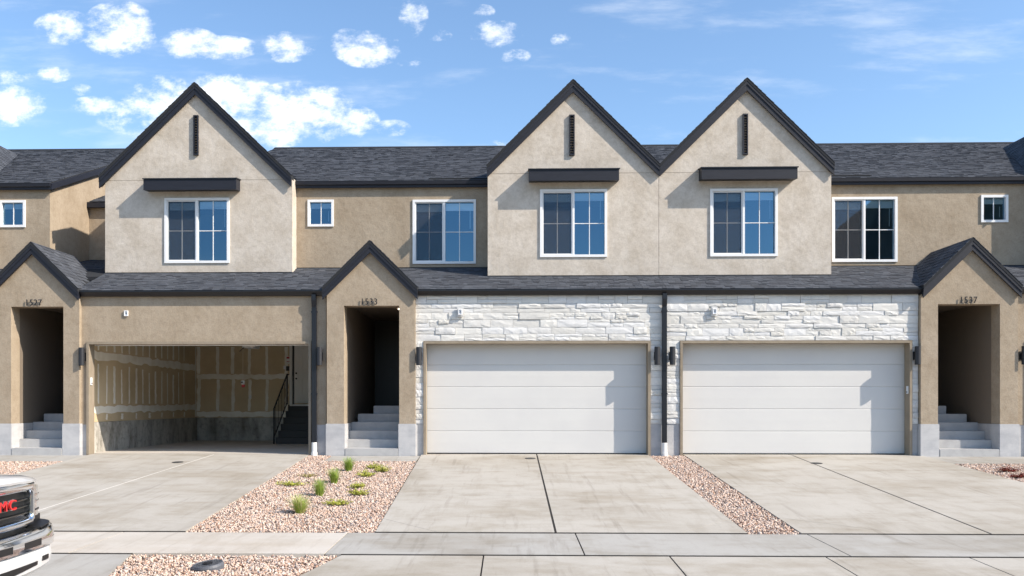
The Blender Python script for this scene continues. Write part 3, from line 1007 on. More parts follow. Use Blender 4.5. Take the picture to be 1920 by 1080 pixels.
# side of the set-back: wall facing right, its rake and the lower notch
zt_ = lambda y: up_z(y) - .10
MB().prism([(-11.28, REC + .161, low_z(REC)), (-11.28, 7.6, low_z(REC)), (-11.28, 7.6, zt_(7.6)), (-11.28, REC + .161, zt_(REC + .161))],
           [(-11.13, REC + .161, low_z(REC)), (-11.13, 7.6, low_z(REC)), (-11.13, 7.6, zt_(7.6)), (-11.13, REC + .161, zt_(REC + .161))]).build('side_wall', 'stucco_tan', H1)
MB().prism_x([(UY, UZ - .155), (UY, UZ - .012), (7.6, up_z(7.6) - .012), (7.6, up_z(7.6) - .155)], -11.058, -11.02).build('rake_board', 'dark_trim', H1)
MB().prism_x([(UY + .04, UZ - .13), (UY + .04, UZ - .105), (7.6, up_z(7.6) - .105), (7.6, up_z(7.6) - .13)], -11.13, -11.06).build('soffit', 'dark_trim', H1)
bx('upper_wall', 'stucco_tan', H1, -11.128, -9.45, 3.6, 3.75, 4.7, 6.36)
bx('fascia', 'dark_trim', H1, -11.12, -9.45, 3.46, 3.5, 6.28, 6.42)
bx('soffit', 'dark_trim', H1, -11.12, -9.45, 3.502, 3.62, 6.29, 6.33)
bx('side_wall', 'stucco_light', H1, -9.59, -9.44, REC + .021, 3.6, 4.3, 6.6)
nr = MB().prism_x([(1.66, 4.26), (1.66, 4.36), (3.62, 4.92), (3.62, 4.82)], -11.128, -9.592).build('roof', 'roof_deck', H1)
shingles(nr, (-11.128, 1.66, 4.362), (1, 0, 0), (0, 1.96, .56), 1.53, 2.0, None, 77)
lower_roof(H1, -12.2, -11.5, [], 12, (-11.6, -11.5))
lr = MB().prism_x([(1.0, 4.0), (1.0, 4.09), (1.72, 4.39), (1.72, 4.27)], -11.5, -9.6).build('roof', 'roof_deck', H1)
downspout(H1, -4.315)

# garage interior
GX0, GX1, GB = -9.56, -4.2, 7.1
bx('garage_floor', 'garage_floor', H1, GX0, GX1, .245, GB, -.08, .004)
gl = bx('garage_side_wall', 'drywall', H1, GX0 - .12, GX0, .23, GB, .70, 2.9)
bx('garage_side_wall', 'interior_white', H1, GX1, GX1 + .12, .23, GB, -.05, 2.9)
gb = bx('garage_back_wall', 'drywall', H1, GX0, GX1, GB, GB + .12, .70, 2.9)
gc = bx('garage_ceiling', 'interior_white', H1, GX0 - .1, GX1 + .1, .23, GB + .1, 2.9, 3.0)
def stem_blocks():
    # board-formed concrete stem wall, each board impression its own panel
    w = bx('stem_wall', 'stem_wall', H1, GX0 - .12, GX0 - .004, .23, GB + .1, -.08, .695)
    rng = random.Random(4)
    y = .235
    while y < GB - .05:
        e = min(y + .61 * rng.choice((.5, 1, 1, .75)), GB - .002)
        d = rng.uniform(0, .006)
        bx('form_panel', 'stem_wall', w, GX0 - .004, GX0 + .010 + d, y + .003, e - .003, -.05, .69 + rng.uniform(-.01, .01))
        y = e
    w = bx('stem_wall', 'stem_wall', H1, GX0 + .03, GX1, GB - .012, GB + .1, -.08, .695)
    x = GX0 + .035
    while x < -5.0:
        e = x + .61 * rng.choice((.4, 1, 1.5, 1))
        d = rng.uniform(0, .006)
        bx('form_panel', 'stem_wall', w, x + .003, e - .003, GB - .03 - d, GB - .012, -.05, .69 + rng.uniform(-.01, .01))
        x = e
stem_blocks()
def tape_strips():
    rng = random.Random(9)
    def ragged(n, along, width):
        up, lo = [], []
        for i in range(n + 1):
            t = i / n
            w = width * rng.uniform(.8, 1.15)
            o = width * rng.uniform(-.12, .12)
            up.append((t * along, o + w / 2)); lo.append((t * along, o - w / 2))
        return up + lo[::-1]
    def strip(parent, wall, p0, p1, width, n=14, k=0):
        L_ = math.hypot(p1[0] - p0[0], p1[1] - p0[1])
        dx, dz_ = (p1[0] - p0[0]) / L_, (p1[1] - p0[1]) / L_
        P = [(p0[0] + a * dx - b * dz_, p0[1] + a * dz_ + b * dx) for a, b in ragged(n, L_, width)]
        e = .003 + .0012 * k
        mb = MB()
        if wall == 'L':
            mb.prism([(GX0 + .0005, y, z) for y, z in P], [(GX0 + e, y, z) for y, z in P])
        else:
            mb.prism([(x, GB - .0005, z) for x, z in P], [(x, GB - e, z) for x, z in P])
        mb.build('joint_tape', 'joint_compound', parent)
    # left wall: two long horizontal seams, stud screws columns
    strip(gl, 'L', (.3, .98), (GB, 1.02), .17, 40, 1)
    strip(gl, 'L', (.3, 2.24), (GB, 2.22), .20, 40, 1)
    for i in range(15):
        y = .45 + i * .405
        w = rng.uniform(.05, .075) if i % 3 else .11
        strip(gl, 'L', (y, 1.12), (y + rng.uniform(-.03, .03), 2.08 - rng.uniform(0, .15)), w, 12)
        strip(gl, 'L', (y, 2.36), (y, 2.85), w, 6)
        if i % 2 == 0: strip(gl, 'L', (y, .74), (y + .02, .88), rng.uniform(.07, .13), 5)
    strip(gl, 'L', (GB - .05, .72), (GB - .05, 2.85), .08, 20, 2)
    strip(gl, 'L', (.26, .72), (.26, 2.85), .05, 20, 2)
    strip(gb, 'B', (GX0 + .02, 1.94), (-6.6, 1.94), .15, 30, 1)
    strip(gb, 'B', (GX0 + .02, .80), (-6.54, .80), .16, 30, 1)
    for x, w in ((-9.49, .10), (-8.9, .09), (-8.44, .10), (-7.93, .09), (-7.40, .08), (-6.80, .10)):
        strip(gb, 'B', (x, .9), (x + .02, 1.86), w, 12)
        strip(gb, 'B', (x, 2.03), (x, 2.85), w, 8)
tape_strips()
for (x, z) in ((-7.90, 1.33), (-6.85, 2.22)):
    bx('outlet', 'vinyl_white', H1, x - .035, x + .035, GB - .012, GB - .001, z - .055, z + .055)
# raised door leaf under the ceiling and its opener
rd = empty('open_door', (0, 0, 0))
COL.objects.unlink(rd); bpy.data.objects.remove(rd)
od = bx('raised_garage_door', 'door_white', H1, -9.30, -4.5, .42, 2.84, 2.725, 2.765)
for k in range(5):
    bx('panel', 'door_white', od, -9.28, -4.52, .43 + k * .48, .43 + k * .48 + .47, 2.712, 2.7248)
tr = MB()
for x in (-9.33, -4.47):
    tr.box(x - .02, x + .02, .35, 3.3, 2.70, 2.75)
tr.build('door_track', 'rim_metal', H1)
op = MB().box(-7.25, -6.9, 4.2, 4.7, 2.63, 2.80).build('door_opener', 'interior_white', H1, bevel=.02)
bx('rail', 'black_trim', op, -7.09, -7.05, .5, 4.2, 2.77, 2.80)
MB().tube((-7.2, 4.22, 2.64), (-7.28, 4.1, 2.53), .012, 8).build('release_arm', 'black_trim', op)
bx('bracket', 'black_trim', H1, -9.2, -8.7, 3.0, 3.08, 2.62, 2.67)
bx('header_seal', 'vinyl_white', H1, -9.34, -4.46, .23, .25, 2.42, 2.50)
# stairs to the house door
DX0, DX1 = -6.60, -5.55
dr = bx('interior_door', 'interior_white', H1, DX0 + .06, DX1, GB - .05, GB - .01, 1.14, 3.1)
bx('door_frame', 'interior_white', dr, DX0 - .09, DX0 - .005, GB - .06, GB - .004, 1.1, 2.89)
bx('door_gap', 'black_trim', dr, DX0 - .004, DX0 + .055, GB - .03, GB - .006, 1.1, 2.89)
for z0, z1 in ((1.33, 1.95), (2.1, 2.85)):
    wall_holes(DX0 + .24, DX1 - .15, z0, z1, [(DX0 + .30, DX1 - .21, z0 + .06, z1 - .06)], GB - .062, GB - .051).build('panel', 'interior_white', dr)
for z in (2.04, 1.88):
    MB().tube((DX0 + .12, GB - .09, z), (DX0 + .12, GB - .052, z), .026, 12).build('handle', 'black_trim', dr)
rng = random.Random(2)
yl = GB - .95
bx('landing', 'shade_dark_wood', H1, -6.50, GX1 - .02, yl, GB - .05, 0.0, 1.09)
bx('threshold', 'caulk', H1, -6.45, GX1 - .03, yl - .012, yl + .02, 1.055, 1.1)
for k in range(5):
    bx('step', 'shade_dark_wood', H1, -6.50, GX1 - .02, yl - .27 * (5 - k), yl - .27 * (4 - k) - .002, 0.0, .182 * (k + 1))
hr = MB()
y0_, y1_ = yl - .27 * 5 - .02, yl + .05
hr.tube((-6.54, y0_, 0), (-6.54, y0_, .98), .022, 8)
hr.tube((-6.54, y0_, .98), (-6.54, y1_, 1.98), .022, 8)
hr.tube((-6.54, y0_, .18), (-6.54, y1_, 1.16), .018, 8)
hr.tube((-6.54, y1_, 1.1), (-6.54, y1_, 1.98), .022, 8)
hr.tube((-6.54, y1_, 1.98), (-6.54, y1_ + .16, 1.98), .022, 8)
hro = hr.build('handrail', 'black_trim', H1)
for i in range(1, 9):
    t = i / 9
    y = y0_ + (y1_ - y0_) * t
    MB().tube((-6.54, y, .18 + .98 * t), (-6.54, y, .98 + 1.0 * t), .009, 6).build('baluster', 'black_trim', hro)

# ---- 1533: middle house
H2 = empty('townhouse', (-.5, 0, 0), 'townhouse numbered 1533 with white stone around the left white garage door', 'house', 'townhouses of the row')
stone_wall(H2, -2.088, 3.385, -1.915, 3.065, 5)
for a, b in ((-2.088, -1.912), (3.062, 3.385)):
    bx('foundation', 'foundation', H2, a, b, .02, .22, -.1, .679)
garage_trim(H2, -1.855, 3.005)
garage_door(H2, -1.855, 3.005)
lower_roof(H2, -4.06, 3.39, [(-2.03, 3.388)], 13, (-4.06, -2.06))
porch(H2, -3.07, -4.03, -2.09, -3.65, -2.435, False, '1533', '')
gable_roof(H2, 'mid', 6.9, seed=33)
gable_front(H2, 'mid', -.52, 3.388, (.69, 2.20, 4.49, 6.02), low_z(.86) + .035, (.42, 2.45, 6.16, 6.46), (1.345, 1.47, 6.80, 7.73), right_side=False)
recess_wall(H2, -5.13, -.52, [(-4.85, -4.245, 5.38, 6.0, False), (-2.325, -.835, 4.475, 5.985, True)])
main_roof(H2, -5.0, 3.39, seed=44)
downspout(H2, 3.355)
MB().prism_x([(1.62, up_z(1.62) + .03), (1.62, up_z(1.62) + .045), (1.80, up_z(1.80) + .03), (1.80, up_z(1.80) + .012)], -1.95, -.55).build('lifted_shingle', 'roof_deck', H2)

# ---- 1537: right house
H3 = empty('townhouse', (7.0, 0, 0), 'townhouse numbered 1537 with white stone around the right white garage door', 'house', 'townhouses of the row')
stone_wall(H3, 3.392, 8.85, 3.70, 8.715, 6)
for a, b in ((3.392, 3.702), (8.712, 8.86)):
    bx('foundation', 'foundation', H3, a, b, .02, .22, -.1, .679)
garage_trim(H3, 3.76, 8.655)
garage_door(H3, 3.76, 8.655)
lower_roof(H3, 3.392, 11.0, [(3.392, 8.88)], 14, (8.87, 10.96))
porch(H3, 9.92, 8.86, 10.93, 9.225, 10.545, True, '1537', '')
gable_roof(H3, 'right', 6.9, seed=35)
gable_front(H3, 'right', 3.396, 7.295, (4.565, 6.07, 4.49, 6.01), low_z(.86) + .035, (4.30, 6.44, 6.17, 6.47), (5.29, 5.405, 6.79, 7.72), left_side=False)
recess_wall(H3, 7.295, 12.27, [(7.605, 9.115, 4.48, 5.99, True), (11.085, 11.69, 5.40, 6.02, False)])
main_roof(H3, 3.392, 12.3, seed=45)
MB().prism_x([(1.70, up_z(1.70) + .03), (1.70, up_z(1.70) + .045), (1.88, up_z(1.88) + .03), (1.88, up_z(1.88) + .012)], 7.4, 8.55).build('lifted_shingle', 'roof_deck', H3)

# ---- neighbours, mostly outside the picture
H4 = empty('townhouse', (14.0, 0, 0), 'neighbouring townhouse at the right edge, only its roof and wall end in view', 'house', 'townhouses of the row')
wall_holes(10.94, 16.6, .66, 3.56, [(11.17, 16.07, .5, 2.49)], 0.0, .22).build('garage_wall', 'stucco_tan', H4)
for a, b in ((10.94, 11.18), (16.06, 16.6)):
    bx('foundation', 'foundation', H4, a, b, .012, .22, -.1, .659)
garage_trim(H4, 11.22, 16.02)
garage_door(H4, 11.22, 16.02)
lower_roof(H4, 11.0, 17.0, [(10.97, 16.6)], 15)
gable_roof(H4, 'far_right', 7.3, seed=37)
gable_front(H4, 'far_right', 12.28, 16.83, (13.8, 15.3, 4.45, 5.965), low_z(1.25) + .035, (13.45, 15.65, 6.10, 6.40), (14.49, 14.61, 6.98, 7.92))
main_roof(H4, 12.3, 17.5, seed=46)
H5 = empty('townhouse', (-14.5, 0, 0), 'neighbouring townhouse at the left edge, only a corner of its roof in view', 'house', 'townhouses of the row')
wall_holes(-17.2, -11.59, .66, 3.56, [(-16.67, -11.77, .5, 2.49)], 0.0, .22).build('garage_wall', 'stucco_tan', H5)
for a, b in ((-17.2, -16.66), (-11.78, -11.61)):
    bx('foundation', 'foundation', H5, a, b, .012, .22, -.1, .659)
garage_trim(H5, -16.62, -11.82)
garage_door(H5, -16.62, -11.82)
lower_roof(H5, -17.5, -12.2, [(-17.2, -11.62)], 16)
gable_roof(H5, 'far_left', 7.3, seed=39)
gable_front(H5, 'far_left', -17.2, -12.66, (-15.7, -14.2, 4.45, 5.965), low_z(1.25) + .035, (-16.05, -13.85, 6.10, 6.40), (-15.0, -14.89, 6.98, 7.92))
main_roof(H5, -17.5, -13.0, seed=47)
for h, a, b in ((H1, -12.6, -5.0), (H2, -5.0, 3.39), (H3, 3.392, 12.3), (H4, 12.3, 17.2), (H5, -17.3, -12.6)):
    bx('rear_wall', 'stucco_tan', h, a + .002, b - .002, 12.2, 12.35, -.1, 7.0)
bx('end_wall', 'stucco_tan', H4, 17.05, 17.2, .1, 12.2, -.1, 6.3)
bx('end_wall', 'stucco_tan', H5, -17.3, -17.15, .1, 12.2, -.1, 6.3)

house_number('1527', -10.535, 'dark metal house number 1527 above the left porch opening')
house_number('1533', -3.09, 'dark metal house number 1533 above the middle porch opening')
house_number('1537', 9.86, 'dark metal house number 1537 above the right porch opening')

# ------------------------------------------------------------------ wall lamps
def sconce(x, z0, z1, yw, label, side):
    o = empty('wall_lamp', (x, yw, z0), label, 'lamp', 'cylinder wall lamps beside the garage doors')
    r = .062
    h = z1 - z0
    n = 24
    b = MB()
    b.tube((0, -.118, 0), (0, -.118, h), r, n, cap=False)
    b.tube((0, -.118, .012), (0, -.118, h - .012), r - .006, n, cap=True)
    for zz in (0, h):
        ring = [(math.cos(t) * r, -.118 + math.sin(t) * r, zz) for t in (2 * math.pi * i / n for i in range(n))]
        inn = [(math.cos(t) * (r - .006), -.118 + math.sin(t) * (r - .006), zz) for t in (2 * math.pi * i / n for i in range(n))]
        b.add(ring + inn, [(i, (i + 1) % n, n + (i + 1) % n, n + i) for i in range(n)])
    bo = b.build('body', 'lamp_metal', o, smooth=False, local=True)
    for p in bo.data.polygons:
        p.use_smooth = abs(p.normal.z) < .5
    MB().box(-.055, .055, -.018, 0, h / 2 - .09, h / 2 + .09).build('mount_plate', 'lamp_metal', o, local=True)
    MB().box(-.025, .025, -.09, -.018, h / 2 - .06, h / 2 + .06).build('bracket', 'lamp_metal', o, local=True)
for x, y, lab in ((-9.47, 0, 'black cylinder wall lamp left of the open garage'), (-4.19, 0, 'black cylinder wall lamp right of the open garage, beside the downspout'),
                  (-2.0, -.005, 'black cylinder wall lamp between the middle porch and the left white garage door'), (3.19, -.005, 'black cylinder wall lamp on white stone, just left of the downspout'),
                  (3.52, -.005, 'black cylinder wall lamp on white stone, just right of the downspout'), (8.785, -.005, 'black cylinder wall lamp between the right white garage door and right porch'),
                  (11.06, 0, 'black cylinder wall lamp at the right edge, beyond the right porch')):
    sconce(x, 1.965, 2.36, y, lab, 0)

def junction(x, z, y, label, big):
    o = empty('doorbell_camera' if False else 'wall_box', (x, y, z), label, 'wall box', 'small white boxes above the garage doors')
    if big:
        MB().box(-.07, .07, -.035, 0, -.105, .105).build('stucco_block', 'mortar', o, local=True, bevel=.006)
        yb = -.036
    else:
        yb = -.001
    wall_holes(-.042, .042, -.062, .062, [(-.028, .028, -.045, .045)], yb - .03, yb).build('frame', 'vinyl_white', o, local=True)
    MB().box(-.027, .027, yb - .012, yb - .001, -.044, .044).build('cover', 'pale_plastic', o, local=True)
    MB().tube((0, yb - .022, 0), (0, yb - .0125, 0), .011, 12).build('socket', 'black_trim', o, local=True)
junction(-8.52, 3.125, 0, 'tiny white wall box on tan stucco above the open garage', False)
junction(-1.10, 3.13, -.024, 'white wall box on stone above the left white garage door', True)
junction(4.44, 3.13, -.024, 'white wall box on stone above the right white garage door', True)

# keypads by the doors
def keypad(x, y, z, label, nx):
    o = empty('keypad', (x, y, z), label, 'keypad', 'garage keypads')
    MB().box(-.011, .011, -.035, .035, -.085, .085).build('body', 'vinyl_white', o, local=True, bevel=.004)
    MB().box(nx * .0115 - .002, nx * .0115 + .002, -.022, .022, -.06, -.03).build('button', 'grey_plastic', o, local=True)
keypad(-9.339, .06, 1.62, 'white garage keypad on the left jamb of the open garage', 1)
keypad(8.644, .06, 1.42, 'white garage keypad on the right jamb of the right garage door', -1)

# sensor card hanging in the garage and control pad by the inner door
hg = empty('hanging_toy', (-7.35, 4.6, 1.63), 'small red and white ornament hanging on a string in the open garage', 'ornament')
MB().tube((0, 0, .14), (0, 0, 1.26), .003, 5).build('string', 'interior_white', hg, local=True)
MB().box(-.05, .05, -.02, .02, .02, .13).build('body', 'vinyl_white', hg, local=True, bevel=.012)
MB().box(-.03, .055, -.024, .02, -.06, .018).build('red_patch', 'sticker_red', hg, local=True, bevel=.01)
MB().box(-.045, .01, -.024, -.021, .05, .1).build('blue_patch', 'grey_plastic', hg, local=True)
cp = empty('control_pad', (-6.80, GB, 2.20), 'dark control pad beside the inner door of the open garage', 'control pad')
MB().box(.0, .11, -.035, -.001, -.08, .06).build('body', 'black_trim', cp, local=True, bevel=.006)
st = tag(MB().box(-6.80, -6.67, GB - .008, GB - .002, 2.33, 2.55).build('warning_card', 'interior_white'), 'red and white warning card above the control pad in the garage', 'card')
bx('red_band', 'sticker_red', st, -6.79, -6.68, GB - .0105, GB - .0085, 2.49, 2.54)
bx('red_band', 'sticker_red', st, -6.79, -6.68, GB - .0105, GB - .0085, 2.39, 2.405)

# ------------------------------------------------------------------ gravel
def inside(px, py, poly):
    c = np.zeros(px.shape, bool)
    n = len(poly)
    for i in range(n):
        x0, y0 = poly[i]
        x1, y1 = poly[(i + 1) % n]
        cond = ((y0 > py) != (y1 > py)) & (px < (x1 - x0) * (py - y0) / (y1 - y0 + 1e-12) + x0)
        c ^= cond
    return c

def gravel(poly, zf, label, seed, dens=1650, rmin=.010, rmax=.0185):
    rng = np.random.default_rng(seed)
    xs_, ys_ = [p[0] for p in poly], [p[1] for p in poly]
    A = (max(xs_) - min(xs_)) * (max(ys_) - min(ys_))
    n = int(A * dens)
    x = rng.uniform(min(xs_), max(xs_), n)
    y = rng.uniform(min(ys_), max(ys_), n)
    k = inside(x, y, poly)
    x, y = x[k], y[k]
    n = len(x)
    ph = (1 + 5 ** .5) / 2
    ico = np.array([(-1, ph, 0), (1, ph, 0), (-1, -ph, 0), (1, -ph, 0), (0, -1, ph), (0, 1, ph), (0, -1, -ph), (0, 1, -ph), (ph, 0, -1), (ph, 0, 1), (-ph, 0, -1), (-ph, 0, 1)]) / math.sqrt(1 + ph * ph)
    fc = np.array([(0, 11, 5), (0, 5, 1), (0, 1, 7), (0, 7, 10), (0, 10, 11), (1, 5, 9), (5, 11, 4), (11, 10, 2), (10, 7, 6), (7, 1, 8), (3, 9, 4), (3, 4, 2), (3, 2, 6), (3, 6, 8), (3, 8, 9), (4, 9, 5), (2, 4, 11), (6, 2, 10), (8, 6, 7), (9, 8, 1)])
    r = rng.uniform(rmin, rmax, n) * np.where(rng.random(n) < .08, 1.35, 1.0)
    sc = np.stack([r * rng.uniform(.8, 1.35, n), r * rng.uniform(.7, 1.1, n), r * rng.uniform(.55, .85, n)], 1)
    V = ico[None] * (1 + rng.uniform(-.22, .22, (n, 12, 1))) * sc[:, None, :]
    q = rng.normal(size=(n, 4)); q[:, 1:3] *= .45
    q /= np.linalg.norm(q, axis=1, keepdims=True)
    w_, a, b, c = q.T
    M = np.stack([1 - 2 * (b * b + c * c), 2 * (a * b - c * w_), 2 * (a * c + b * w_), 2 * (a * b + c * w_), 1 - 2 * (a * a + c * c), 2 * (b * c - a * w_), 2 * (a * c - b * w_), 2 * (b * c + a * w_), 1 - 2 * (a * a + b * b)], 1).reshape(n, 3, 3)
    V = np.einsum('nij,nkj->nki', M, V)
    z = zf(x, y) + rng.uniform(-.012, .012, n)
    V += np.stack([x, y, z], 1)[:, None, :]
    Fc = (fc[None] + (np.arange(n) * 12)[:, None, None]).reshape(-1)
    me = bpy.data.meshes.new('gravel')
    me.vertices.add(n * 12)
    me.vertices.foreach_set('co', V.reshape(-1).astype(np.float32))
    me.loops.add(n * 60)
    me.loops.foreach_set('vertex_index', Fc.astype(np.int32))
    me.polygons.add(n * 20)
    me.polygons.foreach_set('loop_start', (np.arange(n * 20) * 3).astype(np.int32))
    me.update(calc_edges=True)
    pal = .92 * np.array([1.0, .97, .97]) * np.array([(.62, .47, .37), (.70, .57, .47), (.55, .39, .30), (.74, .63, .54), (.48, .36, .29), (.62, .50, .42), (.45, .29, .21), (.42, .39, .37), (.30, .24, .21), (.66, .53, .43), (.72, .60, .50)])
    col = pal[rng.integers(0, len(pal), n)] * rng.uniform(.82, 1.12, (n, 1))
    colf = np.concatenate([np.repeat(col, 20, 0), np.ones((n * 20, 1))], 1).astype(np.float32)
    at = me.attributes.new('Col', 'FLOAT_COLOR', 'FACE')
    at.data.foreach_set('color', colf.reshape(-1))
    me.materials.append(MATS['gravel'])
    o = bpy.data.objects.new('gravel', me)
    COL.objects.link(o)
    tag(o, label, None, None, 'stuff')
    # bedding under the loose stones
    return o
gz = lambda x, y: DSL * y - .022
pz = lambda x, y: -.574 + .04 * (y + 9.32) - .018
BEDS = [([(-4.42, -.04), (-3.92, -.04), (-3.92, -1.0), (-1.96, -1.0), (-1.75, -7.89), (-4.21, -7.89)], gz, 'pink gravel bed with small plants between two driveways', 1),
        ([(3.03, -.04), (3.79, -.04), (3.69, -7.89), (3.03, -7.89)], gz, 'narrow pink gravel strip between the two white garage driveways', 2),
        ([(-4.26, -9.35), (-1.93, -9.35), (-2.28, -10.9), (-3.95, -10.9)], pz, 'pink gravel strip by the street around the black meter lid', 3),
        ([(-11.9, -1.13), (-9.31, -1.13), (-9.31, -3.2), (-11.9, -3.2)], gz, 'pink gravel patch at the left edge behind the truck', 4),
        ([(8.94, -1.27), (11.15, -1.27), (11.15, -4.6), (8.94, -4.6)], gz, 'pink gravel patch with red plants at the right edge', 5)]
for P, zf, lab, sd in BEDS:
    gravel(P, zf, lab, sd)
sb = MB()
for P, zf, lab, sd in BEDS:
    y1 = min(p[1] for p in P)
    Q = P if sd not in (4, 5) else [P[0], P[1], (P[1][0], -7.88), (P[0][0], -7.88)]
    sb.prism_z(Q, lambda x, y, zf=zf: zf(x, y) - .012, .05)
tag(sb.build('gravel_bedding', 'soil'), 'brown bedding soil under the gravel', kind='structure')

# ------------------------------------------------------------------ plants
def grass_clump(x, y, h, r, n, cols, label, seed):
    rng = random.Random(seed)
    o = empty('grass_clump', (x, y, gz(x, y)), label, 'grass', 'feather grass clumps in the gravel bed')
    mb = MB()
    for i in range(n):
        a = rng.uniform(0, 2 * math.pi)
        rad = r * .35 * math.sqrt(rng.random())
        bxp, byp = math.cos(a) * rad, math.sin(a) * rad
        lean = rng.uniform(.05, 1.25) * r
        hh = h * rng.uniform(.35, 1.08)
        w = rng.uniform(.0025, .0045)
        a2 = a + rng.uniform(-.5, .5)
        t = (-math.sin(a2) * w, math.cos(a2) * w)
        c = rng.choice(cols)
        k = rng.uniform(.8, 1.15)
        c = tuple(min(1, q * k * 1.15) for q in c)
        vs = []
        for s in range(4):
            f = s / 3
            px_, py_ = bxp + math.cos(a2) * lean * f ** 1.8, byp + math.sin(a2) * lean * f ** 1.8
            pz_ = hh * (f - .12 * f * f * (lean / r)) - .015
            ww = (1 - f * .85)
            vs += [(px_ - t[0] * ww, py_ - t[1] * ww, pz_), (px_ + t[0] * ww, py_ + t[1] * ww, pz_)]
        mb.add(vs, [(0, 1, 3, 2), (2, 3, 5, 4), (4, 5, 7, 6)], c)
    mb.build('blades', 'leaf', o, local=True)

GRN = [(.24, .34, .05), (.32, .42, .08), (.18, .28, .04), (.42, .46, .13)]
DRY = [(.52, .47, .22), (.58, .51, .27), (.40, .42, .12), (.30, .40, .08)]
grass_clump(-3.03, -6.6, .30, .17, 700, DRY + GRN[:2], 'pale feathery grass clump nearest the sidewalk in the gravel bed', 1)
grass_clump(-3.07, -5.15, .31, .13, 520, GRN, 'tall narrow green grass clump, second from the sidewalk', 2)
grass_clump(-3.10, -3.85, .30, .14, 560, GRN, 'bushy green grass clump, second from the porch', 3)
grass_clump(-3.12, -2.4, .30, .14, 560, GRN[:3], 'dark green grass clump nearest the middle porch', 4)

def low_plant(x, y, rx, ry, h, n, cols, label, group, seed, name='low_shrub', cat='plant'):
    rng = random.Random(seed)
    o = empty(name, (x, y, gz(x, y)), label, cat, group)
    st, lf = MB(), MB()
    for i in range(n):
        a = rng.uniform(0, 2 * math.pi)
        L_ = math.sqrt(rng.random())
        ex, ey, ez = math.cos(a) * rx * L_, math.sin(a) * ry * L_, h * rng.uniform(.35, 1.0) * (1 - .55 * L_)
        st.tube((math.cos(a) * .01, math.sin(a) * .01, -.01), (ex, ey, ez), .0022, 4, .001, cap=False)
        for k in range(14):
            f = rng.uniform(.25, 1.05)
            c = rng.choice(cols)
            kk = rng.uniform(.75, 1.2)
            c = tuple(min(1, q * kk) for q in c)
            p = Vector((ex * f + rng.uniform(-.012, .012), ey * f + rng.uniform(-.012, .012), max(.004, ez * f + rng.uniform(-.006, .02))))
            d = Vector((rng.uniform(-1, 1), rng.uniform(-1, 1), rng.uniform(-.1, .9))).normalized()
            s = Vector((rng.uniform(-1, 1), rng.uniform(-1, 1), rng.uniform(-.5, .5))).cross(d).normalized()
            l_, w_ = rng.uniform(.018, .032), rng.uniform(.004, .008)
            lf.add([p, p + d * l_ * .5 + s * w_, p + d * l_, p + d * l_ * .5 - s * w_], [(0, 1, 2, 3)], c)
    st.build('stems', 'stem_brown', o, local=True)
    lf.build('leaves', 'leaf', o, local=True)

YEL = [(.44, .44, .06), (.34, .38, .05), (.54, .52, .12), (.26, .31, .04)]
SH = 'low yellow green shrubs in the gravel bed'
for i, (x, y, rx, ry, h, lab) in enumerate([
        (-2.62, -6.0, .24, .14, .13, 'low spreading yellow-green shrub nearest the street, right of the pale grass'),
        (-2.44, -5.12, .20, .14, .15, 'low yellow-green shrub beside the driveway, third from the street'),
        (-2.60, -4.4, .17, .16, .12, 'sparse low shrub right of the narrow green grass clump'),
        (-2.66, -3.15, .22, .20, .16, 'loose yellow-green shrub between grass and the pair by the porch'),
        (-2.44, -2.55, .18, .16, .19, 'upright yellow-green shrub closest to the driveway near the porch'),
        (-2.68, -2.1, .17, .14, .15, 'small bright shrub nearest the porch entry pad'),
        (-3.76, -4.2, .30, .17, .13, 'sprawling yellow-green shrub at the left of the bed'),
        (-3.72, -3.2, .26, .10, .09, 'thin dry creeping shrub behind the left sprawling one')]):
    low_plant(x, y, rx, ry, h, 46 if i != 7 else 22, YEL if i != 7 else [(.40, .36, .14), (.34, .26, .12), (.30, .30, .06)], lab, SH, 40 + i)
RED = [(.22, .025, .018), (.30, .04, .025), (.16, .02, .02), (.10, .05, .02)]
low_plant(9.42, -2.40, .24, .16, .13, 50, RED, 'dark red low plant in the right gravel, nearer the porch', 'red plants at right', 61, 'red_plant')
low_plant(9.22, -3.12, .22, .15, .12, 46, RED, 'dark red low plant in the right gravel, nearer the street', 'red plants at right', 62, 'red_plant')

# ------------------------------------------------------------------ covers in the paving
for x, y, lab in ((-6.86, -1.32, 'small round iron cover in the driveway of the open garage'), (.42, -.62, 'small round iron cover in front of the left white garage door'), (6.2, -1.32, 'small round iron cover on the joint before the right garage door')):
    o = empty('drain_cover', (x, y, dz(y)), lab, 'drain cover', 'round covers in the driveways')
    sl = math.atan(DSL)
    o.rotation_euler = (sl, 0, 0)
    MB().tube((0, 0, -.012), (0, 0, .006), .115, 28).build('rim', 'cover_iron', o, local=True)
    MB().tube((0, 0, .006), (0, 0, .009), .095, 28).build('lid', 'cover_iron', o, local=True)
o = empty('meter_box', (-3.18, -9.96, pz(0, -9.96) - .005), 'black round water meter box with its lid in the street gravel', 'meter box')
rg = MB()
n = 40
for (r0, z0), (r1, z1) in zip([(.205, -.05), (.21, .03), (.20, .05), (.185, .052), (.18, .045)], [(.21, .03), (.20, .05), (.185, .052), (.18, .045), (.18, .02)]):
    A = [(math.cos(2 * math.pi * i / n) * r0, math.sin(2 * math.pi * i / n) * r0, z0) for i in range(n)]
    B = [(math.cos(2 * math.pi * i / n) * r1, math.sin(2 * math.pi * i / n) * r1, z1) for i in range(n)]
    rg.add(A + B, [(i, (i + 1) % n, n + (i + 1) % n, n + i) for i in range(n)])
rg.build('ring', 'grey_plastic', o, local=True)
MB().tube((0, 0, .0), (0, 0, .047), .178, 40).build('lid', 'meter_plastic', o, local=True)
lid = MB()
rng = random.Random(8)
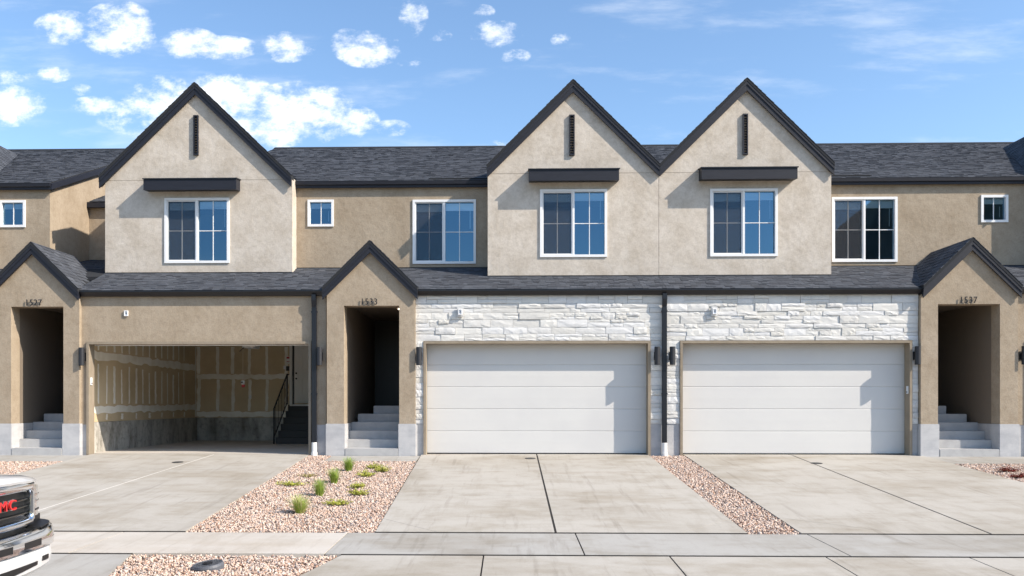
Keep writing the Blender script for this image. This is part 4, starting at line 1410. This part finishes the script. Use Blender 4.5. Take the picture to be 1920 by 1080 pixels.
for i in range(90):
    a, r = rng.uniform(0, 6.28), rng.uniform(.085, .168)
    x, y = math.cos(a) * r, math.sin(a) * r
    lid.box(x - .008, x + .008, y - .004, y + .004, .046, .051)
lid.build('tread', 'meter_plastic', o, local=True)['kind'] = 'stuff'
MB().tube((0, 0, .03), (0, 0, .058), .062, 24).build('cap', 'dark_metal', o, local=True)
o.rotation_euler = (R(5), R(-5), 0)
o.scale = (.78, .78, 1.25)

# ------------------------------------------------------------------ pickup truck
def truck(loc):
    T = empty('pickup_truck', loc, 'white pickup truck with chrome grille parked at the kerb, left edge', 'truck')
    def part(mb, name, m, parent=None, **k):
        return mb.build(name, m, parent or T, local=True, **k)
    def loft(secs, close=True, caps=True):
        mb = MB()
        n = len(secs[0])
        vs = [p for s in secs for p in s]
        fs = []
        for a in range(len(secs) - 1):
            for i in range(n if close else n - 1):
                fs.append((a * n + i, a * n + (i + 1) % n, (a + 1) * n + (i + 1) % n, (a + 1) * n + i))
        if caps:
            fs += [tuple(range(n - 1, -1, -1)), tuple((len(secs) - 1) * n + i for i in range(n))]
        mb.add(vs, fs)
        return mb
    # lower body: cross sections along x (y half width, sill z, shoulder z, top z)
    def sec(x, hw, sill, sh, top, crown):
        P = []
        half = [(hw - .06, sill), (hw - .01, sill + .10), (hw, sill + .28), (hw - .015, sh - .06), (hw - .045, sh), (hw - .13, top), (hw - .35, top + crown * .45), (hw * .33, top + crown * .85), (0, top + crown)]
        P += [(x, y, z) for y, z in half]
        P += [(x, -y, z) for y, z in half[::-1][1:]]
        return P
    secs = [sec(-.40, .93, .58, 1.04, 1.08, .05), sec(-.44, .955, .55, 1.07, 1.12, .07), sec(-.60, .98, .52, 1.10, 1.165, .085), sec(-1.0, .99, .46, 1.13, 1.19, .095),
            sec(-1.55, .995, .44, 1.14, 1.215, .10), sec(-2.4, 1.0, .44, 1.14, 1.20, .06), sec(-3.5, 1.0, .44, 1.14, 1.20, .03), sec(-5.6, .995, .50, 1.16, 1.24, 0.0), sec(-5.68, .97, .52, 1.14, 1.22, 0.0)]
    body = part(loft(secs), 'body', 'truck_paint', smooth=True)
    mod = body.modifiers.new('edge', 'EDGE_SPLIT'); mod.split_angle = R(42)
    # hood nose over the grille
    nose = []
    for y in [i / 20 * 1.84 - .92 for i in range(21)]:
        k = abs(y) / .68
        xf = -.085 - .075 * min(k, 1) ** 2.2 - .55 * max(0, abs(y) - .68) - 2.0 * max(0, abs(y) - .82) ** 1.3
        nose.append([(xf + .0, y, 1.182 - .016 * k * k), (xf + .006, y, 1.195 - .018 * k * k), (xf - .03, y, 1.222 - .024 * k * k), (xf - .12, y, 1.248 - .03 * k * k), (-.62, y, 1.285 - .05 * k * k), (-.62, y, 1.10), (xf - .03, y, 1.10)])
    hd = part(loft(nose), 'hood', 'truck_paint', smooth=True)
    mod = hd.modifiers.new('edge', 'EDGE_SPLIT'); mod.split_angle = R(50)
    # grille: chrome surround, black core, bars
    def gx(y): return -.105 - .075 * (abs(y) / .68) ** 2.2
    def ring(hw, z0, z1, r, n=5):
        P = []
        for cx_, cz_, a0 in ((hw - r, z1 - r, 0), (-hw + r, z1 - r, 90), (-hw + r, z0 + r, 180), (hw - r, z0 + r, 270)):
            for i in range(n + 1):
                a = R(a0 + 90 * i / n)
                P.append((cx_ + math.cos(a) * r, cz_ + math.sin(a) * r))
        return P
    ymid = lambda P: [(gx(y), y, z) for y, z in P]
    def densify(P, k=6):
        Q = []
        for j, ((a, b), (c, d)) in enumerate(zip(P, P[1:] + P[:1])):
            m_ = k if j % 6 == 5 else 1
            Q += [(a + (c - a) * i / m_, b + (d - b) * i / m_) for i in range(m_)]
        return Q
    rings = []
    for hw, z0, z1, r, dxx in ((.665, .805, 1.180, .05, -.05), (.67, .80, 1.185, .055, .0), (.66, .81, 1.175, .05, .018), (.635, .845, 1.115, .045, .016), (.622, .856, 1.105, .04, -.012), (.62, .858, 1.103, .04, -.07)):
        rings.append([(gx(y) + dxx, y, z) for y, z in densify(ring(hw, z0, z1, r), 10)])
    gr = part(loft(rings, True, False), 'grille', 'chrome', smooth=True)
    back = MB()
    ny = 12
    for i in range(ny):
        a, b = -.63 + 1.26 * i / ny, -.63 + 1.26 * (i + 1) / ny
        back.add([(gx(a) - .06, a, .84), (gx(b) - .06, b, .84), (gx(b) - .06, b, 1.13), (gx(a) - .06, a, 1.13)], [(0, 1, 2, 3)])
    part(back, 'core', 'black_trim', gr)
    for zc in (.905, .963, 1.022):
        ss = []
        for i in range(ny + 1):
            y = -.605 + 1.21 * i / ny
            x = gx(y) - .035
            ss.append([(x + .012, y, zc - .004), (x + .012, y, zc + .005), (x - .02, y, zc + .010), (x - .02, y, zc - .008)])
        part(loft(ss), 'bar', 'dark_chrome', gr)
    for i, ch in enumerate('GMC'):
        me = text_mesh(ch, .118, .010)
        me.materials.clear()
        me.materials.append(MATS['red_badge'])
        o = bpy.data.objects.new('letter', me)
        COL.objects.link(o)
        o.parent = gr
        o.rotation_euler = (math.pi / 2, 0, math.pi / 2)
        o.scale = (1.3, 1.0, 1)
        o.location = (-.082, (-.13, -.002, .138)[i], .974)
        me2 = text_mesh(ch, .118, .007)
        me2.materials.clear()
        me2.materials.append(MATS['chrome'])
        o2 = bpy.data.objects.new('letter_edge', me2)
        COL.objects.link(o2)
        o2.parent = gr
        o2.rotation_euler = (math.pi / 2, 0, math.pi / 2)
        o2.scale = (1.37, 1.07, 1)
        o2.location = (-.094, (-.13, -.002, .138)[i] - .003, .971)
    # headlamps: stacked clear units that wrap the corner
    for s in (-1, 1):
        secs_h = []
        ys_h = [.675, .74, .80, .86, .905, .94, .958]
        for j, y in enumerate(ys_h):
            k = (y - .675) / .27
            x = -.175 - .05 * k - .17 * k ** 4
            secs_h.append([(x, s * y, .865), (x, s * y, 1.14 - .03 * k), (x - .07, s * y, 1.15 - .03 * k), (-.45, s * y, 1.07), (-.45, s * y, .85)])
        hl = part(loft(secs_h), 'headlamp', 'headlamp', smooth=False)
        for z0, z1, m_ in ((.912, .925, 'dark_metal'), (.985, .997, 'chrome'), (1.045, 1.055, 'chrome')):
            ss = []
            for y in ys_h:
                k = (y - .675) / .27
                x = -.175 - .05 * k - .17 * k ** 4 + .006
                ss.append([(x, s * (y + .004), z0), (x, s * (y + .004), z1), (x - .02, s * (y + .004), z1), (x - .02, s * (y + .004), z0)])
            part(loft(ss), 'lens_band', m_, hl)
    # apron between grille and bumper
    ap_ = []
    for i in range(17):
        y = -.92 + 1.84 * i / 16
        x = gx(max(-.68, min(.68, y))) - .05 - .10 * max(0, abs(y) - .68)
        ap_.append([(x, y, .72), (x, y, .86), (x - .2, y, .86), (x - .2, y, .72)])
    apn = part(loft(ap_), 'grille_apron', 'black_trim')
    # bumper: chrome bar that wraps, black step pad, white valance
    def bxf(y):
        k = abs(y) / .965
        return -.01 - .085 * k ** 2.0 - .10 * max(0, k - .86) / .14 - .25 * (max(0, k - .93) / .07) ** 2 * .5
    ysb = [.965 * q for q in [-1, -.985, -.96, -.93, -.88, -.8, -.65, -.5, -.35, -.2, 0, .2, .35, .5, .65, .8, .88, .93, .96, .985, 1]]
    bs, pad, val = [], [], []
    for y in ysb:
        x = bxf(y)
        up = .035 * max(0, (abs(y) - .62)) / .38
        bs.append([(x - .03, y, .60), (x - .004, y, .612), (x, y, .66), (x, y, .72 + up * .6), (x - .018, y, .755 + up), (x - .06, y, .768 + up), (x - .20, y, .768 + up), (x - .20, y, .60)])
        pad.append([(x - .035, y * .985, .766 + up), (x - .03, y * .985, .779 + up), (x - .19, y * .985, .779 + up), (x - .19, y * .985, .766 + up)])
        val.append([(x - .05, y * .985, .40 + .06 * abs(y) ** 3), (x - .022, y * .985, .43 + .06 * abs(y) ** 3), (x - .014, y * .985, .52), (x - .028, y * .985, .600), (x - .2, y * .985, .600), (x - .2, y * .985, .42)])
    bmp = part(loft(bs), 'bumper', 'chrome', smooth=True)
    mod = bmp.modifiers.new('edge', 'EDGE_SPLIT'); mod.split_angle = R(35)
    for a, b in ((-.97, -.62), (.62, .97)):
        pd = [p for p, y in zip(pad, ysb) if a <= y <= b]
        part(loft(pd), 'step_pad', 'black_trim', bmp)
    for y0, y1 in ((-.55, -.26), (-.14, .08), (.26, .55)):
        wall = MB()
        ym = (y0 + y1) / 2
        x = bxf(ym) + .001
        h_ = []
        for y in (y0, (y0 * 2 + y1) / 3, (y0 + 2 * y1) / 3, y1):
            h_.append([(bxf(y) + .0015, y, .637), (bxf(y) + .0015, y, .694), (bxf(y) - .03, y, .694), (bxf(y) - .03, y, .637)])
        part(loft(h_), 'bumper_opening', 'black_trim', bmp)
    part(loft(val), 'valance', 'truck_paint', smooth=False)
    lo = []
    for y in (-.5, -.25, 0, .25, .5):
        lo.append([(bxf(y) - .010, y, .445 + .06 * abs(y)), (bxf(y) - .008, y, .505), (bxf(y) - .05, y, .505), (bxf(y) - .05, y, .445)])
    part(loft(lo), 'air_intake', 'black_trim')
    for s in (-1, 1):
        lo = []
        for y in (.60, .66, .72):
            lo.append([(bxf(y) - .010, s * y, .49), (bxf(y) - .008, s * y, .53), (bxf(y) - .05, s * y, .53), (bxf(y) - .05, s * y, .47)])
        part(loft(lo), 'tow_hook_slot', 'black_trim')
    # cab
    def csec(x, hw0, hw1, z0, z1):
        return [(x, hw0, z0), (x, hw1 + .02, z1 - .10), (x, hw1 - .06, z1), (x, 0, z1 + .03), (x, -hw1 + .06, z1), (x, -hw1 - .02, z1 - .10), (x, -hw0, z0)]
    cab = [csec(-1.50, .93, .93, 1.15, 1.24), csec(-2.15, .95, .80, 1.15, 1.86), csec(-2.5, .95, .80, 1.15, 1.90), csec(-3.45, .95, .80, 1.15, 1.90), csec(-3.62, .95, .82, 1.15, 1.80)]
    cb = part(loft(cab), 'cab', 'truck_paint', smooth=True)
    mod = cb.modifiers.new('edge', 'EDGE_SPLIT'); mod.split_angle = R(35)
    part(MB().add([(-1.50, -.78, 1.325), (-1.50, .78, 1.325), (-2.07, .68, 1.885), (-2.07, -.68, 1.885)], [(0, 1, 2, 3)]), 'windscreen', 'truck_glass', cb)
    for s in (-1, 1):
        part(MB().prism([(-1.95, s * .955, 1.22), (-2.68, s * .955, 1.22), (-2.68, s * .865, 1.76), (-2.28, s * .865, 1.76)], [(-1.95, s * .93, 1.22), (-2.68, s * .93, 1.22), (-2.68, s * .82, 1.76), (-2.28, s * .82, 1.76)]), 'side_window', 'truck_glass', cb)
        part(MB().prism([(-2.76, s * .955, 1.22), (-3.4, s * .955, 1.22), (-3.4, s * .865, 1.76), (-2.76, s * .865, 1.76)], [(-2.76, s * .93, 1.22), (-3.4, s * .93, 1.22), (-3.4, s * .82, 1.76), (-2.76, s * .82, 1.76)]), 'side_window', 'truck_glass', cb)
        part(MB().box(-2.62, -2.48, s * 1.0 - .012, s * 1.0 + .022, 1.02, 1.05), 'door_handle', 'chrome')
        part(MB().box(-2.0, -1.86, s * 1.10 - .10, s * 1.10 + .10, 1.22, 1.44), 'mirror', 'black_trim', bevel=.02)
        part(MB().box(-5.70, -5.62, s * .90 - .06, s * .90 + .06, .85, 1.18), 'tail_lamp', 'tail_red', bevel=.01)
        for xw in (-1.02, -4.60):
            part(MB().tube((xw, s * .90, .42), (xw, s * 1.004, .42), .47, 32), 'wheel_arch', 'black_trim')
            w = part(MB().tube((xw, s * .78, .39), (xw, s * 1.02, .39), .39, 36), 'wheel', 'tyre', bevel=.02)
            part(MB().tube((xw, s * .9, .39), (xw, s * 1.026, .39), .23, 28), 'rim', 'rim_metal', w)
            part(MB().tube((xw, s * .9, .39), (xw, s * 1.04, .39), .07, 16), 'hub', 'chrome', w)
    part(MB().box(-5.55, -3.72, -.80, .80, 1.20, 1.245), 'bed_cover', 'black_trim')
    part(MB().box(-5.85, -5.66, -.95, .95, .56, .74), 'rear_bumper', 'chrome', bevel=.02)
    return T
truck((-3.97, -12.25, -.72))
